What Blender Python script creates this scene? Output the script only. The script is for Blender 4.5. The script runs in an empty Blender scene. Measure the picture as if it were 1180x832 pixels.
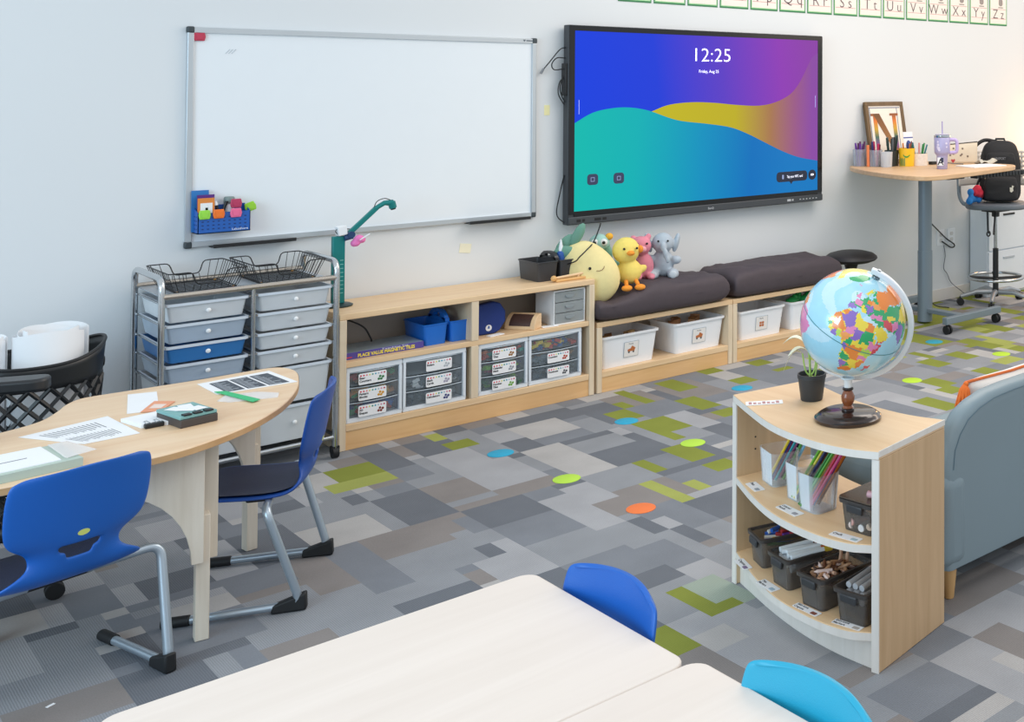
import bpy, bmesh, math, random
from mathutils import Vector, Matrix, noise as mnoise

random.seed(7)
C = bpy.context.scene.collection
PI = math.pi
R = math.radians

# ------------------------------------------------------------------ materials
def lin(h):
    h = h.lstrip('#')
    out = []
    for i in (0, 2, 4):
        c = int(h[i:i+2], 16) / 255
        out.append(c / 12.92 if c <= 0.04045 else ((c + 0.055) / 1.055) ** 2.4)
    return (*out, 1.0)

MATS = {}
def mat(name, hexc, rough=0.5, metal=0.0, var=0.06, scale=12.0, bump=0.0, bscale=200.0, spec=0.5, emit=0.0, alpha=1.0, coat=0.0):
    """Principled with a noise-driven tone variation and optional bump."""
    if name in MATS: return MATS[name]
    m = bpy.data.materials.new(name); m.use_nodes = True
    nt = m.node_tree; N = nt.nodes; L = nt.links
    b = N['Principled BSDF']
    tc = N.new('ShaderNodeTexCoord')
    nz = N.new('ShaderNodeTexNoise'); nz.inputs['Scale'].default_value = scale; nz.inputs['Detail'].default_value = 3
    L.new(tc.outputs['Object'], nz.inputs['Vector'])
    mx = N.new('ShaderNodeMix'); mx.data_type = 'RGBA'
    c = lin(hexc)
    mx.inputs[6].default_value = (*[v * (1 - var) for v in c[:3]], 1)
    mx.inputs[7].default_value = (*[min(1, v * (1 + var)) for v in c[:3]], 1)
    L.new(nz.outputs['Fac'], mx.inputs[0])
    L.new(mx.outputs[2], b.inputs['Base Color'])
    b.inputs['Roughness'].default_value = rough
    b.inputs['Metallic'].default_value = metal
    b.inputs['Specular IOR Level'].default_value = spec
    b.inputs['Coat Weight'].default_value = coat
    if bump:
        n2 = N.new('ShaderNodeTexNoise'); n2.inputs['Scale'].default_value = bscale
        L.new(tc.outputs['Object'], n2.inputs['Vector'])
        bp = N.new('ShaderNodeBump'); bp.inputs['Strength'].default_value = bump; bp.inputs['Distance'].default_value = 0.002
        L.new(n2.outputs['Fac'], bp.inputs['Height']); L.new(bp.outputs['Normal'], b.inputs['Normal'])
    if emit:
        L.new(mx.outputs[2], b.inputs['Emission Color']); b.inputs['Emission Strength'].default_value = emit
    if alpha < 1:
        b.inputs['Alpha'].default_value = alpha
    MATS[name] = m
    return m

def clear(name, hexc, opac=0.4, rough=0.25):
    """Thin see-through plastic: mix of transparent and a glossy tinted plastic."""
    if name in MATS: return MATS[name]
    m = mat(name, hexc, rough=rough, var=0.04)
    nt = m.node_tree; N = nt.nodes; L = nt.links
    b = N['Principled BSDF']; out = N['Material Output']
    tr = N.new('ShaderNodeBsdfTransparent'); ms = N.new('ShaderNodeMixShader')
    fr = N.new('ShaderNodeFresnel'); fr.inputs['IOR'].default_value = 1.25
    ad = N.new('ShaderNodeMath'); ad.operation = 'ADD'; ad.use_clamp = True; ad.inputs[1].default_value = opac
    L.new(fr.outputs[0], ad.inputs[0]); L.new(ad.outputs[0], ms.inputs[0])
    L.new(tr.outputs[0], ms.inputs[1]); L.new(b.outputs[0], ms.inputs[2]); L.new(ms.outputs[0], out.inputs['Surface'])
    return m

def wood(name, c1, c2, axis='x', rough=0.45, s=1.0):
    """Maple-like veneer: stretched noise along an axis."""
    if name in MATS: return MATS[name]
    m = bpy.data.materials.new(name); m.use_nodes = True
    nt = m.node_tree; N = nt.nodes; L = nt.links
    b = N['Principled BSDF']
    tc = N.new('ShaderNodeTexCoord'); mp = N.new('ShaderNodeMapping')
    sc = {'x': (1.2, 16, 16), 'y': (16, 1.2, 16), 'z': (16, 16, 1.2)}[axis]
    mp.inputs['Scale'].default_value = tuple(v * s for v in sc)
    L.new(tc.outputs['Object'], mp.inputs['Vector'])
    nz = N.new('ShaderNodeTexNoise'); nz.inputs['Scale'].default_value = 1.6; nz.inputs['Detail'].default_value = 6; nz.inputs['Roughness'].default_value = 0.6
    nz.inputs['Distortion'].default_value = 0.6
    L.new(mp.outputs['Vector'], nz.inputs['Vector'])
    cr = N.new('ShaderNodeValToRGB')
    cr.color_ramp.elements[0].position = 0.3; cr.color_ramp.elements[0].color = lin(c1)
    cr.color_ramp.elements[1].position = 0.7; cr.color_ramp.elements[1].color = lin(c2)
    L.new(nz.outputs['Fac'], cr.inputs['Fac']); L.new(cr.outputs['Color'], b.inputs['Base Color'])
    b.inputs['Roughness'].default_value = rough
    MATS[name] = m
    return m

def ramp_emit(name, stops, axis=0, lo=0.0, hi=1.0, strength=1.0, diag=0.0):
    """Screen picture: a colour ramp along an object axis, glowing like a display."""
    m = bpy.data.materials.new(name); m.use_nodes = True
    nt = m.node_tree; N = nt.nodes; L = nt.links
    b = N['Principled BSDF']
    tc = N.new('ShaderNodeTexCoord'); sp = N.new('ShaderNodeSeparateXYZ')
    L.new(tc.outputs['Object'], sp.inputs[0])
    ml = N.new('ShaderNodeMath'); ml.operation = 'MULTIPLY_ADD'
    L.new(sp.outputs['Z'], ml.inputs[0]); ml.inputs[1].default_value = diag
    L.new(sp.outputs['X'], ml.inputs[2])
    mr = N.new('ShaderNodeMapRange'); mr.inputs['From Min'].default_value = lo; mr.inputs['From Max'].default_value = hi
    L.new(ml.outputs[0], mr.inputs['Value'])
    cr = N.new('ShaderNodeValToRGB'); e = cr.color_ramp.elements
    e[0].position = stops[0][0]; e[0].color = lin(stops[0][1])
    e[1].position = stops[-1][0]; e[1].color = lin(stops[-1][1])
    for p, h in stops[1:-1]:
        k = e.new(p); k.color = lin(h)
    L.new(mr.outputs['Result'], cr.inputs['Fac'])
    b.inputs['Base Color'].default_value = (0.01, 0.01, 0.012, 1); b.inputs['Roughness'].default_value = 0.35
    b.inputs['Specular IOR Level'].default_value = 0.06
    L.new(cr.outputs['Color'], b.inputs['Emission Color']); b.inputs['Emission Strength'].default_value = strength
    return m

# ------------------------------------------------------------------ mesh builder
class MB:
    def __init__(s): s.bm = bmesh.new(); s.mi = 0
    def face(s, vs):
        try:
            f = s.bm.faces.new(vs); f.material_index = s.mi; return f
        except ValueError: return None
    def hexa(s, p):
        v = [s.bm.verts.new(q) for q in p]
        for q in ((0,3,2,1),(4,5,6,7),(0,1,5,4),(1,2,6,5),(2,3,7,6),(3,0,4,7)): s.face([v[i] for i in q])
        return s
    def box(s, x0, x1, y0, y1, z0, z1, M=None):
        p = [Vector(q) for q in ((x0,y0,z0),(x1,y0,z0),(x1,y1,z0),(x0,y1,z0),(x0,y0,z1),(x1,y0,z1),(x1,y1,z1),(x0,y1,z1))]
        if M: p = [M @ q for q in p]
        return s.hexa(p)
    def taper(s, x0, x1, y0, y1, z0, z1, dx, dy, M=None):
        """box whose bottom is inset by dx, dy."""
        p = [Vector(q) for q in ((x0+dx,y0+dy,z0),(x1-dx,y0+dy,z0),(x1-dx,y1-dy,z0),(x0+dx,y1-dy,z0),(x0,y0,z1),(x1,y0,z1),(x1,y1,z1),(x0,y1,z1))]
        if M: p = [M @ q for q in p]
        return s.hexa(p)
    def prism(s, poly, z0, z1, M=None):
        n = len(poly)
        M = M or Matrix.Identity(4)
        a = [s.bm.verts.new(M @ Vector((x, y, z0))) for x, y in poly]
        b = [s.bm.verts.new(M @ Vector((x, y, z1))) for x, y in poly]
        s.face(a[::-1]); s.face(b)
        for i in range(n):
            j = (i + 1) % n; s.face([a[i], a[j], b[j], b[i]])
        return s
    def flat(s, poly, M=None):
        M = M or Matrix.Identity(4)
        s.face([s.bm.verts.new(M @ Vector((*p, 0)) if len(p) == 2 else M @ Vector(p)) for p in poly]); return s
    def rings(s, rs, closed_u=True, cap=True):
        vs = [[s.bm.verts.new(p) for p in r] for r in rs]
        for a, b in zip(vs, vs[1:]):
            n = len(a)
            for i in range(n if closed_u else n - 1):
                j = (i + 1) % n; s.face([a[i], a[j], b[j], b[i]])
        if cap and closed_u:
            s.face(vs[0][::-1]); s.face(vs[-1])
        return vs
    def tube(s, pts, r, seg=8, closed=False):
        pts = [Vector(p) for p in pts]; n = len(pts)
        rr = r if isinstance(r, (list, tuple)) else [r] * n
        T = []
        for i in range(n):
            if closed: t = pts[(i+1) % n] - pts[i-1]
            else: t = pts[min(i+1, n-1)] - pts[max(i-1, 0)]
            T.append(t.normalized())
        up = Vector((0, 0, 1)) if abs(T[0].z) < 0.9 else Vector((1, 0, 0))
        nrm = (up - T[0] * up.dot(T[0])).normalized()
        rs = []
        for i in range(n):
            nrm = (nrm - T[i] * nrm.dot(T[i]))
            nrm = nrm.normalized() if nrm.length > 1e-6 else T[i].orthogonal().normalized()
            bn = T[i].cross(nrm)
            rs.append([pts[i] + (nrm * math.cos(2*PI*k/seg) + bn * math.sin(2*PI*k/seg)) * rr[i] for k in range(seg)])
        if closed:
            vs = s.rings(rs, cap=False)
            a, b = vs[-1], vs[0]
            for i in range(seg):
                j = (i+1) % seg; s.face([a[i], a[j], b[j], b[i]])
        else: s.rings(rs)
        return s
    def cyl(s, p0, p1, r0, r1=None, seg=16):
        return s.tube([p0, p1], [r0, r0 if r1 is None else r1], seg)
    def lathe(s, prof, seg=28, M=None, cap=True):
        M = M or Matrix.Identity(4)
        s.rings([[M @ Vector((max(r, 1e-5) * math.cos(2*PI*k/seg), max(r, 1e-5) * math.sin(2*PI*k/seg), z)) for k in range(seg)] for r, z in prof], cap=cap)
        return s
    def ball(s, c, r, seg=18, M=None):
        rx, ry, rz = (r, r, r) if not isinstance(r, (tuple, list)) else r
        M = M or Matrix.Identity(4); c = Vector(c)
        n = seg // 2
        rs = []
        for i in range(n + 1):
            t = PI * i / n; q = max(math.sin(t), 1e-3)
            rs.append([c + M.to_3x3() @ Vector((rx*q*math.cos(2*PI*k/seg), ry*q*math.sin(2*PI*k/seg), -rz*math.cos(t))) for k in range(seg)])
        s.rings(rs)
        return s
    def sheet(s, grid):
        s.rings(grid, closed_u=False, cap=False); return s

def rpath(pts, rad, n=5, closed=False):
    """polyline with rounded corners."""
    pts = [Vector(p) for p in pts]; out = []; N = len(pts)
    for i, p in enumerate(pts):
        if not closed and i in (0, N-1): out.append(p); continue
        a = pts[i-1] - p; b = pts[(i+1) % N] - p
        d = min(rad, a.length * 0.49, b.length * 0.49)
        A = p + a.normalized() * d; B = p + b.normalized() * d
        for k in range(n + 1):
            t = k / n
            out.append(A * (1-t)**2 + p * 2*t*(1-t) + B * t*t)
    return out

def rrect(w, h, r, n=4):
    o = []
    for cx, cy, a0 in ((w/2-r, h/2-r, 0), (-w/2+r, h/2-r, 90), (-w/2+r, -h/2+r, 180), (w/2-r, -h/2+r, 270)):
        for k in range(n + 1):
            a = R(a0 + 90*k/n); o.append((cx + r*math.cos(a), cy + r*math.sin(a)))
    return o

def catmull(p, n=6):
    p = [Vector(q) for q in p]; out = []
    q = [p[0]*2 - p[1]] + p + [p[-1]*2 - p[-2]]
    for i in range(1, len(q) - 2):
        for k in range(n):
            t = k / n
            a, b, c, d = q[i-1:i+3]
            out.append(0.5*((2*b) + (c-a)*t + (2*a-5*b+4*c-d)*t*t + (3*b-a-3*c+d)*t**3))
    out.append(p[-1]); return out

def obj(name, mb, m, parent=None, loc=None, rotz=0.0, bevel=0.0, smooth=40, sub=0, solid=0, remesh=0, segs=2):
    bm = mb.bm if isinstance(mb, MB) else mb
    bmesh.ops.remove_doubles(bm, verts=bm.verts, dist=1e-6)
    bmesh.ops.recalc_face_normals(bm, faces=bm.faces)
    me = bpy.data.meshes.new(name); bm.to_mesh(me); bm.free()
    for k in (m if isinstance(m, (list, tuple)) else [m]): me.materials.append(k)
    if smooth and len(me.polygons):
        me.polygons.foreach_set('use_smooth', [True] * len(me.polygons))
        if smooth < 180: me.set_sharp_from_angle(angle=R(smooth))
    o = bpy.data.objects.new(name, me); C.objects.link(o)
    if parent: o.parent = parent
    if loc is not None: o.location = loc
    if rotz: o.rotation_euler = (0, 0, rotz)
    if bevel:
        k = o.modifiers.new('Bevel', 'BEVEL'); k.width = bevel; k.segments = segs; k.limit_method = 'ANGLE'; k.angle_limit = R(40)
    if remesh:
        k = o.modifiers.new('Remesh', 'REMESH'); k.mode = 'VOXEL'; k.voxel_size = remesh; k.use_smooth_shade = True
        k = o.modifiers.new('Smooth', 'SMOOTH'); k.iterations = 8; k.factor = 0.6
    if solid:
        k = o.modifiers.new('Solidify', 'SOLIDIFY'); k.thickness = solid; k.offset = 0
    if sub:
        k = o.modifiers.new('Sub', 'SUBSURF'); k.levels = sub; k.render_levels = sub
    return o

def tag(o, label, cat, group=None):
    o['label'] = label; o['category'] = cat
    if group: o['group'] = group
    return o

def thing(name, label, cat, loc=(0, 0, 0), rotz=0.0, group=None):
    o = bpy.data.objects.new(name, None); C.objects.link(o)
    o.empty_display_size = 0.05
    o.location = loc; o.rotation_euler = (0, 0, rotz)
    return tag(o, label, cat, group)

def struct(name, mb, m, **k):
    o = obj(name, mb, m, **k); o['kind'] = 'structure'; return o

def dup(root, loc=None, rotz=None, label=None, group=None):
    r = root.copy(); C.objects.link(r)
    if loc is not None: r.location = loc
    if rotz is not None: r.rotation_euler = (0, 0, rotz)
    if label: r['label'] = label
    if group: r['group'] = group
    for ch in list(root.children):
        c = ch.copy(); C.objects.link(c); c.parent = r
        for g in list(ch.children):
            d = g.copy(); C.objects.link(d); d.parent = c
    return r

def text(name, s, size, m, parent=None, M=None, align='LEFT', thin=0.0, spacing=1.0, width=None):
    """lettering as a mesh; lies in XY facing +Z before M. width: squeeze to that width."""
    cu = bpy.data.curves.new('t', 'FONT'); cu.body = s; cu.size = size; cu.align_x = align; cu.extrude = 0.0002
    cu.space_character = spacing; cu.offset = thin
    cu.resolution_u = 3
    to = bpy.data.objects.new('t', cu); C.objects.link(to)
    dg = bpy.context.evaluated_depsgraph_get(); dg.update()
    me = bpy.data.meshes.new_from_object(to.evaluated_get(dg))
    bpy.data.objects.remove(to); bpy.data.curves.remove(cu)
    if width:
        w = max(v.co.x for v in me.vertices) - min(v.co.x for v in me.vertices)
        me.transform(Matrix.Diagonal((width / w, 1, 1, 1)))
    if M: me.transform(M)
    me.materials.clear(); me.materials.append(m); me.name = name
    o = bpy.data.objects.new(name, me); C.objects.link(o)
    if parent: o.parent = parent
    return o

def T(x, y, z): return Matrix.Translation((x, y, z))
def Rx(a): return Matrix.Rotation(R(a), 4, 'X')
def Ry(a): return Matrix.Rotation(R(a), 4, 'Y')
def Rz(a): return Matrix.Rotation(R(a), 4, 'Z')
FRONT = Rx(90)          # text plane facing -Y, up = +Z

def basis(o, x, y, z):
    m = Matrix.Identity(4)
    for i, v in enumerate((x, y, z)):
        for j in range(3): m[j][i] = v[j]
    for j in range(3): m[j][3] = o[j]
    return m

# common materials
CHROME = mat('chrome', 'C9CDD0', 0.18, 1.0, 0.02)
ALU = mat('aluminium', 'C4CACE', 0.38, 0.75, 0.03)
STEEL = mat('silver painted steel', 'A9B6BE', 0.35, 0.6, 0.03)
BLACK = mat('black plastic', '1B1D20', 0.42, 0, 0.08)
RUBBER = mat('black rubber', '15171A', 0.6, 0, 0.08)
WHITE = mat('white plastic', 'EDF0F4', 0.35, 0, 0.02)
PAPER = mat('paper', 'F1F3F6', 0.75, 0, 0.02)
INK = mat('ink', '2B2D33', 0.7, 0, 0.02)
GREYINK = mat('grey ink', '7D8086', 0.7, 0, 0.02)
MAPLE = wood('maple', 'E3BF94', 'EED0A8', 'x')
MAPLE_Y = wood('maple across', 'E4BF92', 'EFD0A6', 'y')
MAPLE_Z = wood('maple upright', 'CDB08A', 'DCC09B', 'z')
KICK = wood('birch kick board', 'DFB07A', 'EBC18C', 'x')
EDGE = wood('plywood edge', 'DCC6A8', 'E9D8BE', 'z')
def col(h): return mat('colour ' + h, h, 0.45, 0, 0.05)
# ------------------------------------------------------------------ camera
cam = bpy.data.cameras.new('camera'); camo = bpy.data.objects.new('camera', cam); C.objects.link(camo)
YAW, PIT, ROL = 0.84650912, 0.01825471, 0.0005527
f_ = Vector((math.sin(YAW)*math.cos(PIT), math.cos(YAW)*math.cos(PIT), math.sin(PIT)))
r_ = Vector((math.cos(YAW), -math.sin(YAW), 0)); u_ = r_.cross(f_)
r2 = r_*math.cos(ROL) + u_*math.sin(ROL); u2 = -r_*math.sin(ROL) + u_*math.cos(ROL)
camo.matrix_world = basis((0, 0, 1.64), r2, u2, -f_)
cam.sensor_fit = 'HORIZONTAL'; cam.sensor_width = 36
cam.lens = 1294.45 * 36 / 1180
cam.shift_x = (590 - 1102.79) / 1180; cam.shift_y = (76.72 - 416) / 1180
cam.clip_start = 0.05
bpy.context.scene.camera = camo

# ------------------------------------------------------------------ light
sc = bpy.context.scene
sc.view_settings.view_transform = 'Standard'; sc.view_settings.look = 'None'
sc.view_settings.exposure = 0.0
w = bpy.data.worlds.new('world'); sc.world = w; w.use_nodes = True
bg = w.node_tree.nodes['Background']; bg.inputs[0].default_value = (0.90, 0.955, 1.0, 1); bg.inputs[1].default_value = 0.84
def area(name, loc, aim, size, energy, colr, sy=None):
    l = bpy.data.lights.new(name, 'AREA'); l.energy = energy; l.color = colr; l.size = size
    if sy: l.shape = 'RECTANGLE'; l.size_y = sy
    o = bpy.data.objects.new(name, l); C.objects.link(o); o.location = loc
    o.rotation_euler = (Vector(aim) - Vector(loc)).to_track_quat('-Z', 'Y').to_euler(); return o
area('window daylight', (-3.2, 2.4, 2.0), (2.0, 3.6, 0.5), 3.2, 140, (0.56, 0.82, 1.0), 2.2)
area('ceiling panel near', (1.2, 1.6, 3.1), (1.2, 1.6, 0), 2.2, 16, (1.0, 0.96, 0.92))
area('ceiling panel far', (4.6, 3.6, 3.1), (4.6, 3.6, 0), 2.4, 62, (1.0, 0.89, 0.78))
area('ceiling panel warm', (7.6, 3.4, 3.0), (6.6, 5.8, 1.2), 1.8, 40, (1.0, 0.76, 0.56))
pl = bpy.data.lights.new('table lamp bulb', 'POINT'); pl.energy = 9; pl.color = (1.0, 0.46, 0.13); pl.shadow_soft_size = 0.06
po = bpy.data.objects.new('table lamp bulb', pl); C.objects.link(po); po.location = (7.62, 5.55, 1.20)

# ------------------------------------------------------------------ setting
WY = 5.83
wallm = mat('wall paint', 'E0E4E7', 0.85, 0, 0.012, 1.5, 0.05, 300)
struct('wall_back', MB().box(-3, 9.5, WY, WY + 0.12, 0, 3.0), wallm, smooth=0)
basem = mat('baseboard paint', 'E3DFDA', 0.6, 0, 0.02)
struct('baseboard_back', MB().box(-3, 9.5, WY - 0.012, WY - 0.0005, 0.001, 0.092), basem, smooth=0, bevel=0.003)

def carpet(name, hx, rib):
    m = bpy.data.materials.new(name); m.use_nodes = True
    nt = m.node_tree; N = nt.nodes; L = nt.links; b = N['Principled BSDF']
    tc = N.new('ShaderNodeTexCoord')
    n1 = N.new('ShaderNodeTexNoise'); n1.inputs['Scale'].default_value = 190; n1.inputs['Detail'].default_value = 2
    n2 = N.new('ShaderNodeTexNoise'); n2.inputs['Scale'].default_value = 5; n2.inputs['Detail'].default_value = 3
    wv = N.new('ShaderNodeTexWave'); wv.wave_type = 'BANDS'; wv.bands_direction = 'Y' if rib else 'X'; wv.inputs['Scale'].default_value = 52; wv.inputs['Distortion'].default_value = 1.5
    for k in (n1, n2, wv): L.new(tc.outputs['Object'], k.inputs['Vector'])
    c = lin(hx)
    mx = N.new('ShaderNodeMix'); mx.data_type = 'RGBA'
    mx.inputs[6].default_value = (*[v * 0.62 for v in c[:3]], 1); mx.inputs[7].default_value = (*[min(1, v * 1.38) for v in c[:3]], 1)
    a1 = N.new('ShaderNodeMath'); a1.operation = 'MULTIPLY_ADD'; a1.inputs[1].default_value = 0.30
    a2 = N.new('ShaderNodeMath'); a2.operation = 'MULTIPLY_ADD'; a2.inputs[1].default_value = 0.28
    a3 = N.new('ShaderNodeMath'); a3.operation = 'MULTIPLY'; a3.inputs[1].default_value = 0.42
    L.new(n2.outputs['Fac'], a3.inputs[0])
    L.new(wv.outputs['Fac'], a2.inputs[0]); L.new(a3.outputs[0], a2.inputs[2])
    L.new(n1.outputs['Fac'], a1.inputs[0]); L.new(a2.outputs[0], a1.inputs[2])
    L.new(a1.outputs[0], mx.inputs[0]); L.new(mx.outputs[2], b.inputs['Base Color'])
    b.inputs['Roughness'].default_value = 0.95; b.inputs['Specular IOR Level'].default_value = 0.1
    bp = N.new('ShaderNodeBump'); bp.inputs['Strength'].default_value = 0.35; bp.inputs['Distance'].default_value = 0.003
    L.new(a1.outputs[0], bp.inputs['Height']); L.new(bp.outputs['Normal'], b.inputs['Normal'])
    return m
CP = [('carpet light grey', 'A3A4A8'), ('carpet pale grey', 'B0AEAD'), ('carpet mid grey', '909398'), ('carpet slate', '7F838A'),
      ('carpet charcoal', '6E7279'), ('carpet taupe', '8A8583'), ('carpet olive', '858D42'), ('carpet lime', 'A0A65C'), ('carpet sage', '9AA69A')]
cpm = [carpet(n, h, i % 2) for i, (n, h) in enumerate(CP)]
G = 0.0625
X0, Y0, NX, NY = -2.5, -1.17, 192, 112
cell = [[2] * NX for _ in range(NY)]
def paint(i0, j0, wi, hj, c):
    for j in range(j0, j0 + hj):
        for i in range(i0, i0 + wi):
            if 0 <= i < NX and 0 <= j < NY: cell[j][i] = c
for tj in range(0, NY, 8):
    for ti in range(0, NX, 8):
        i = ti
        while i < ti + 8:
            wdt = min(random.choice([1, 2, 2, 3, 4]), ti + 8 - i); j = tj
            while j < tj + 8:
                hh = min(random.choice([1, 2, 3, 4, 4, 6]), tj + 8 - j)
                c = random.choices([0, 1, 2, 3, 4, 5], [17, 9, 25, 22, 13, 14])[0]
                x, y = X0 + i * G, Y0 + j * G
                # green flecks gather towards the desk corner
                pg = 0.34 if (x > 5.0 and y > 4.2) else (0.20 if x > 4.2 else 0.0)
                if random.random() < pg: c = random.choice([6, 7, 7, 6])
                paint(i, j, wdt, hh, c); j += hh
            i += wdt
# the green pieces seen in front of the furniture: x, y of two opposite corners, 1 = strong, 0 = pale
GR = [(1.84,5.19,2.02,5.0,1),(1.78,5.06,2.02,4.92,0),(2.31,5.38,2.4,5.25,0),(2.3,5.19,2.42,5.06,1),(3.58,5.38,3.7,5.12,1),(3.34,5.38,3.4,5.06,1),
 (3.43,5.03,3.55,4.77,1),(3.17,5.2,3.25,5.1,1),(3.09,5.06,3.2,4.88,1),(3.06,4.82,3.22,4.59,1),(3.04,4.6,3.12,4.43,1),(2.96,4.37,3.1,4.14,1),
 (2.95,4.1,3.08,3.98,1),(2.72,4.34,2.8,4.13,1),(3.42,4.68,3.54,4.58,1),(3.86,5.42,3.97,5.3,1),(4.18,5.41,4.28,5.28,1),(3.86,5.14,3.98,5.03,1),
 (4.2,5.16,4.3,5.08,1),(2.6,4.12,2.66,3.78,0),(2.75,3.96,2.82,3.86,0),(2.12,3.12,2.28,2.87,8),(2.19,2.95,2.28,2.87,1),(2.12,3.12,2.18,2.87,1),
 (1.9,2.9,2.0,2.74,1),(5.1,4.66,5.2,4.45,1),(5.43,4.86,5.53,4.52,1),(4.9,4.62,5.0,4.44,1),(4.98,4.85,5.06,4.67,1),(4.96,4.26,5.06,4.14,1),
 (4.54,4.33,4.66,4.17,1),(4.52,4.15,4.64,4.0,1),(4.24,4.08,4.34,3.86,1),(4.94,5.16,5.04,4.93,1),(4.58,5.72,4.7,5.5,1),(5.7,5.62,5.9,5.25,1),
 (5.79,5.23,6.06,5.07,1),(5.86,4.96,5.96,4.74,1)]
for x0, y1, x1, y0, t in GR:
    i0, j0 = round((x0 - X0) / G), round((y0 - Y0) / G)
    paint(i0, j0, max(1, round((x1 - x0) / G)), max(1, round((y1 - y0) / G)), {1: 6, 0: 7, 8: 8}[t])
fb = MB()
gv = [[fb.bm.verts.new((X0 + i * G, Y0 + j * G, 0)) for i in range(NX + 1)] for j in range(NY + 1)]
for j in range(NY):
    for i in range(NX):
        fb.mi = cell[j][i]; fb.face([gv[j][i], gv[j][i+1], gv[j+1][i+1], gv[j+1][i]])
struct('floor', fb, cpm, smooth=0)

# round floor markers
spots = [(2.435,4.879,'2AA6CC','turquoise'),(2.461,4.356,'B6E04A','lime green'),(2.482,3.836,'EE7B3F','orange'),(3.076,4.884,'2AA6CC','turquoise'),
         (3.093,4.359,'B6E04A','lime green'),(4.56,4.368,'B6DA38','lime green'),(5.342,4.921,'35A0B8','turquoise'),(5.374,4.389,'B6DA38','lime green'),(3.83,4.95,'2AA6CC','turquoise')]
SL = ['turquoise round floor spot in front of the low shelf with drawer units', 'lime green round floor spot just left of the orange floor spot',
      'orange round floor spot on the grey carpet, the only orange one', 'turquoise round floor spot in front of the first cushioned bench',
      'lime green round floor spot just left of the curved bookcase', 'lime green round floor spot just right of the globe',
      'turquoise round floor spot in front of the standing desk foot', 'lime green round floor spot at the right, above the cream pillow', 'turquoise round floor spot half hidden behind the curved bookcase top']
for (x, y, h, n), lb in zip(spots, SL):
    tag(obj('floor_spot', MB().lathe([(0.056, 0.0), (0.056, 0.0012), (0.0545, 0.002)], 36), mat('floor spot ' + h, h, 0.7, 0, 0.03), loc=(x, y, 0.0003)), lb, 'floor marker', 'round floor spots')

# ------------------------------------------------------------------ whiteboard
wb = thing('whiteboard', 'large blank whiteboard with aluminium frame mounted on the wall', 'whiteboard', (2.271, WY, 1.417))
W2, H2 = 0.8135, 0.486
obj('writing_surface', MB().box(-W2+.01, W2-.01, -0.014, -0.001, -H2+.01, H2-.01), mat('whiteboard enamel', 'EAF0F5', 0.22, 0, 0.01), wb, smooth=0)
fr = MB(); t = 0.024
fr.box(-W2, W2, -0.024, -0.001, H2-t, H2).box(-W2, W2, -0.024, -0.001, -H2, -H2+t).box(-W2, -W2+t, -0.024, -0.001, -H2+t, H2-t).box(W2-t, W2, -0.024, -0.001, -H2+t, H2-t)
obj('frame', fr, mat('board frame aluminium', 'C2C9CE', 0.4, 0.45, 0.03), wb, bevel=0.003)
for sx in (-1, 1):
    for sz in (-1, 1):
        cx, cz = sx * (W2 - 0.011), sz * (H2 - 0.011)
        obj('corner_cap', MB().box(cx-.0145, cx+.0145, -0.027, -0.0005, cz-.0145, cz+.0145), mat('dark cap', '3A4348', 0.5), wb, bevel=0.006)
for a, b in ((-0.72, -0.387), (0.43, 0.762)):
    pt = MB().box(a, b, -0.068, -0.002, -H2-.006, -H2-.001).box(a, b, -0.073, -0.066, -H2-.006, -H2+.010)
    obj('pen_tray', pt, BLACK, wb, bevel=0.002)
sm = MB()
for k in range(3): sm.tube([(-0.667+.012*k, -0.0148, 0.372), (-0.650+.012*k, -0.0148, 0.392)], 0.0016, 5)
obj('ink_smudge', sm, mat('faint ink', 'C3CBD2', 0.8), wb)

obj('maker_mark', MB().prism([(-.008,.006),(.008,.006),(0,-.007)], 0, .0008, T(.742, -.0242, .474) @ FRONT).prism([(.012,-.003),(.05,-.003),(.05,.003),(.012,.003)], 0, .0008, T(.742, -.0242, .474) @ FRONT), mat('dark mark', '5A646C', .6), wb, smooth=0)
hexp = [(0.019*math.cos(R(60*k+30))*1.0, 0.0165*math.sin(R(60*k+30))) for k in range(6)]
def clip(x, y, z, h, lb, tilt=0):
    g = thing('magnetic_clip', lb, 'clip', (x, y, z))
    obj('jaw', MB().prism([(-.019,-.019),(.019,-.019),(.0235,0),(.019,.021),(-.019,.021),(-.0235,0)], -0.003, 0.004, FRONT @ Rz(tilt)), mat('clip ' + h, h, 0.4, 0, 0.03), g, bevel=0.003)
    obj('lever', MB().prism([(-.011,-.012),(.011,-.012),(.014,.012),(-.014,.012)], 0.004, 0.006, FRONT @ Rz(tilt)), mat('clip ' + h, h, 0.4, 0, 0.03), g, bevel=0.002)
    return g
clip(1.502, WY-.020, 1.862, 'C23A55', 'red magnetic clip in the top left corner of the whiteboard')

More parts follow.
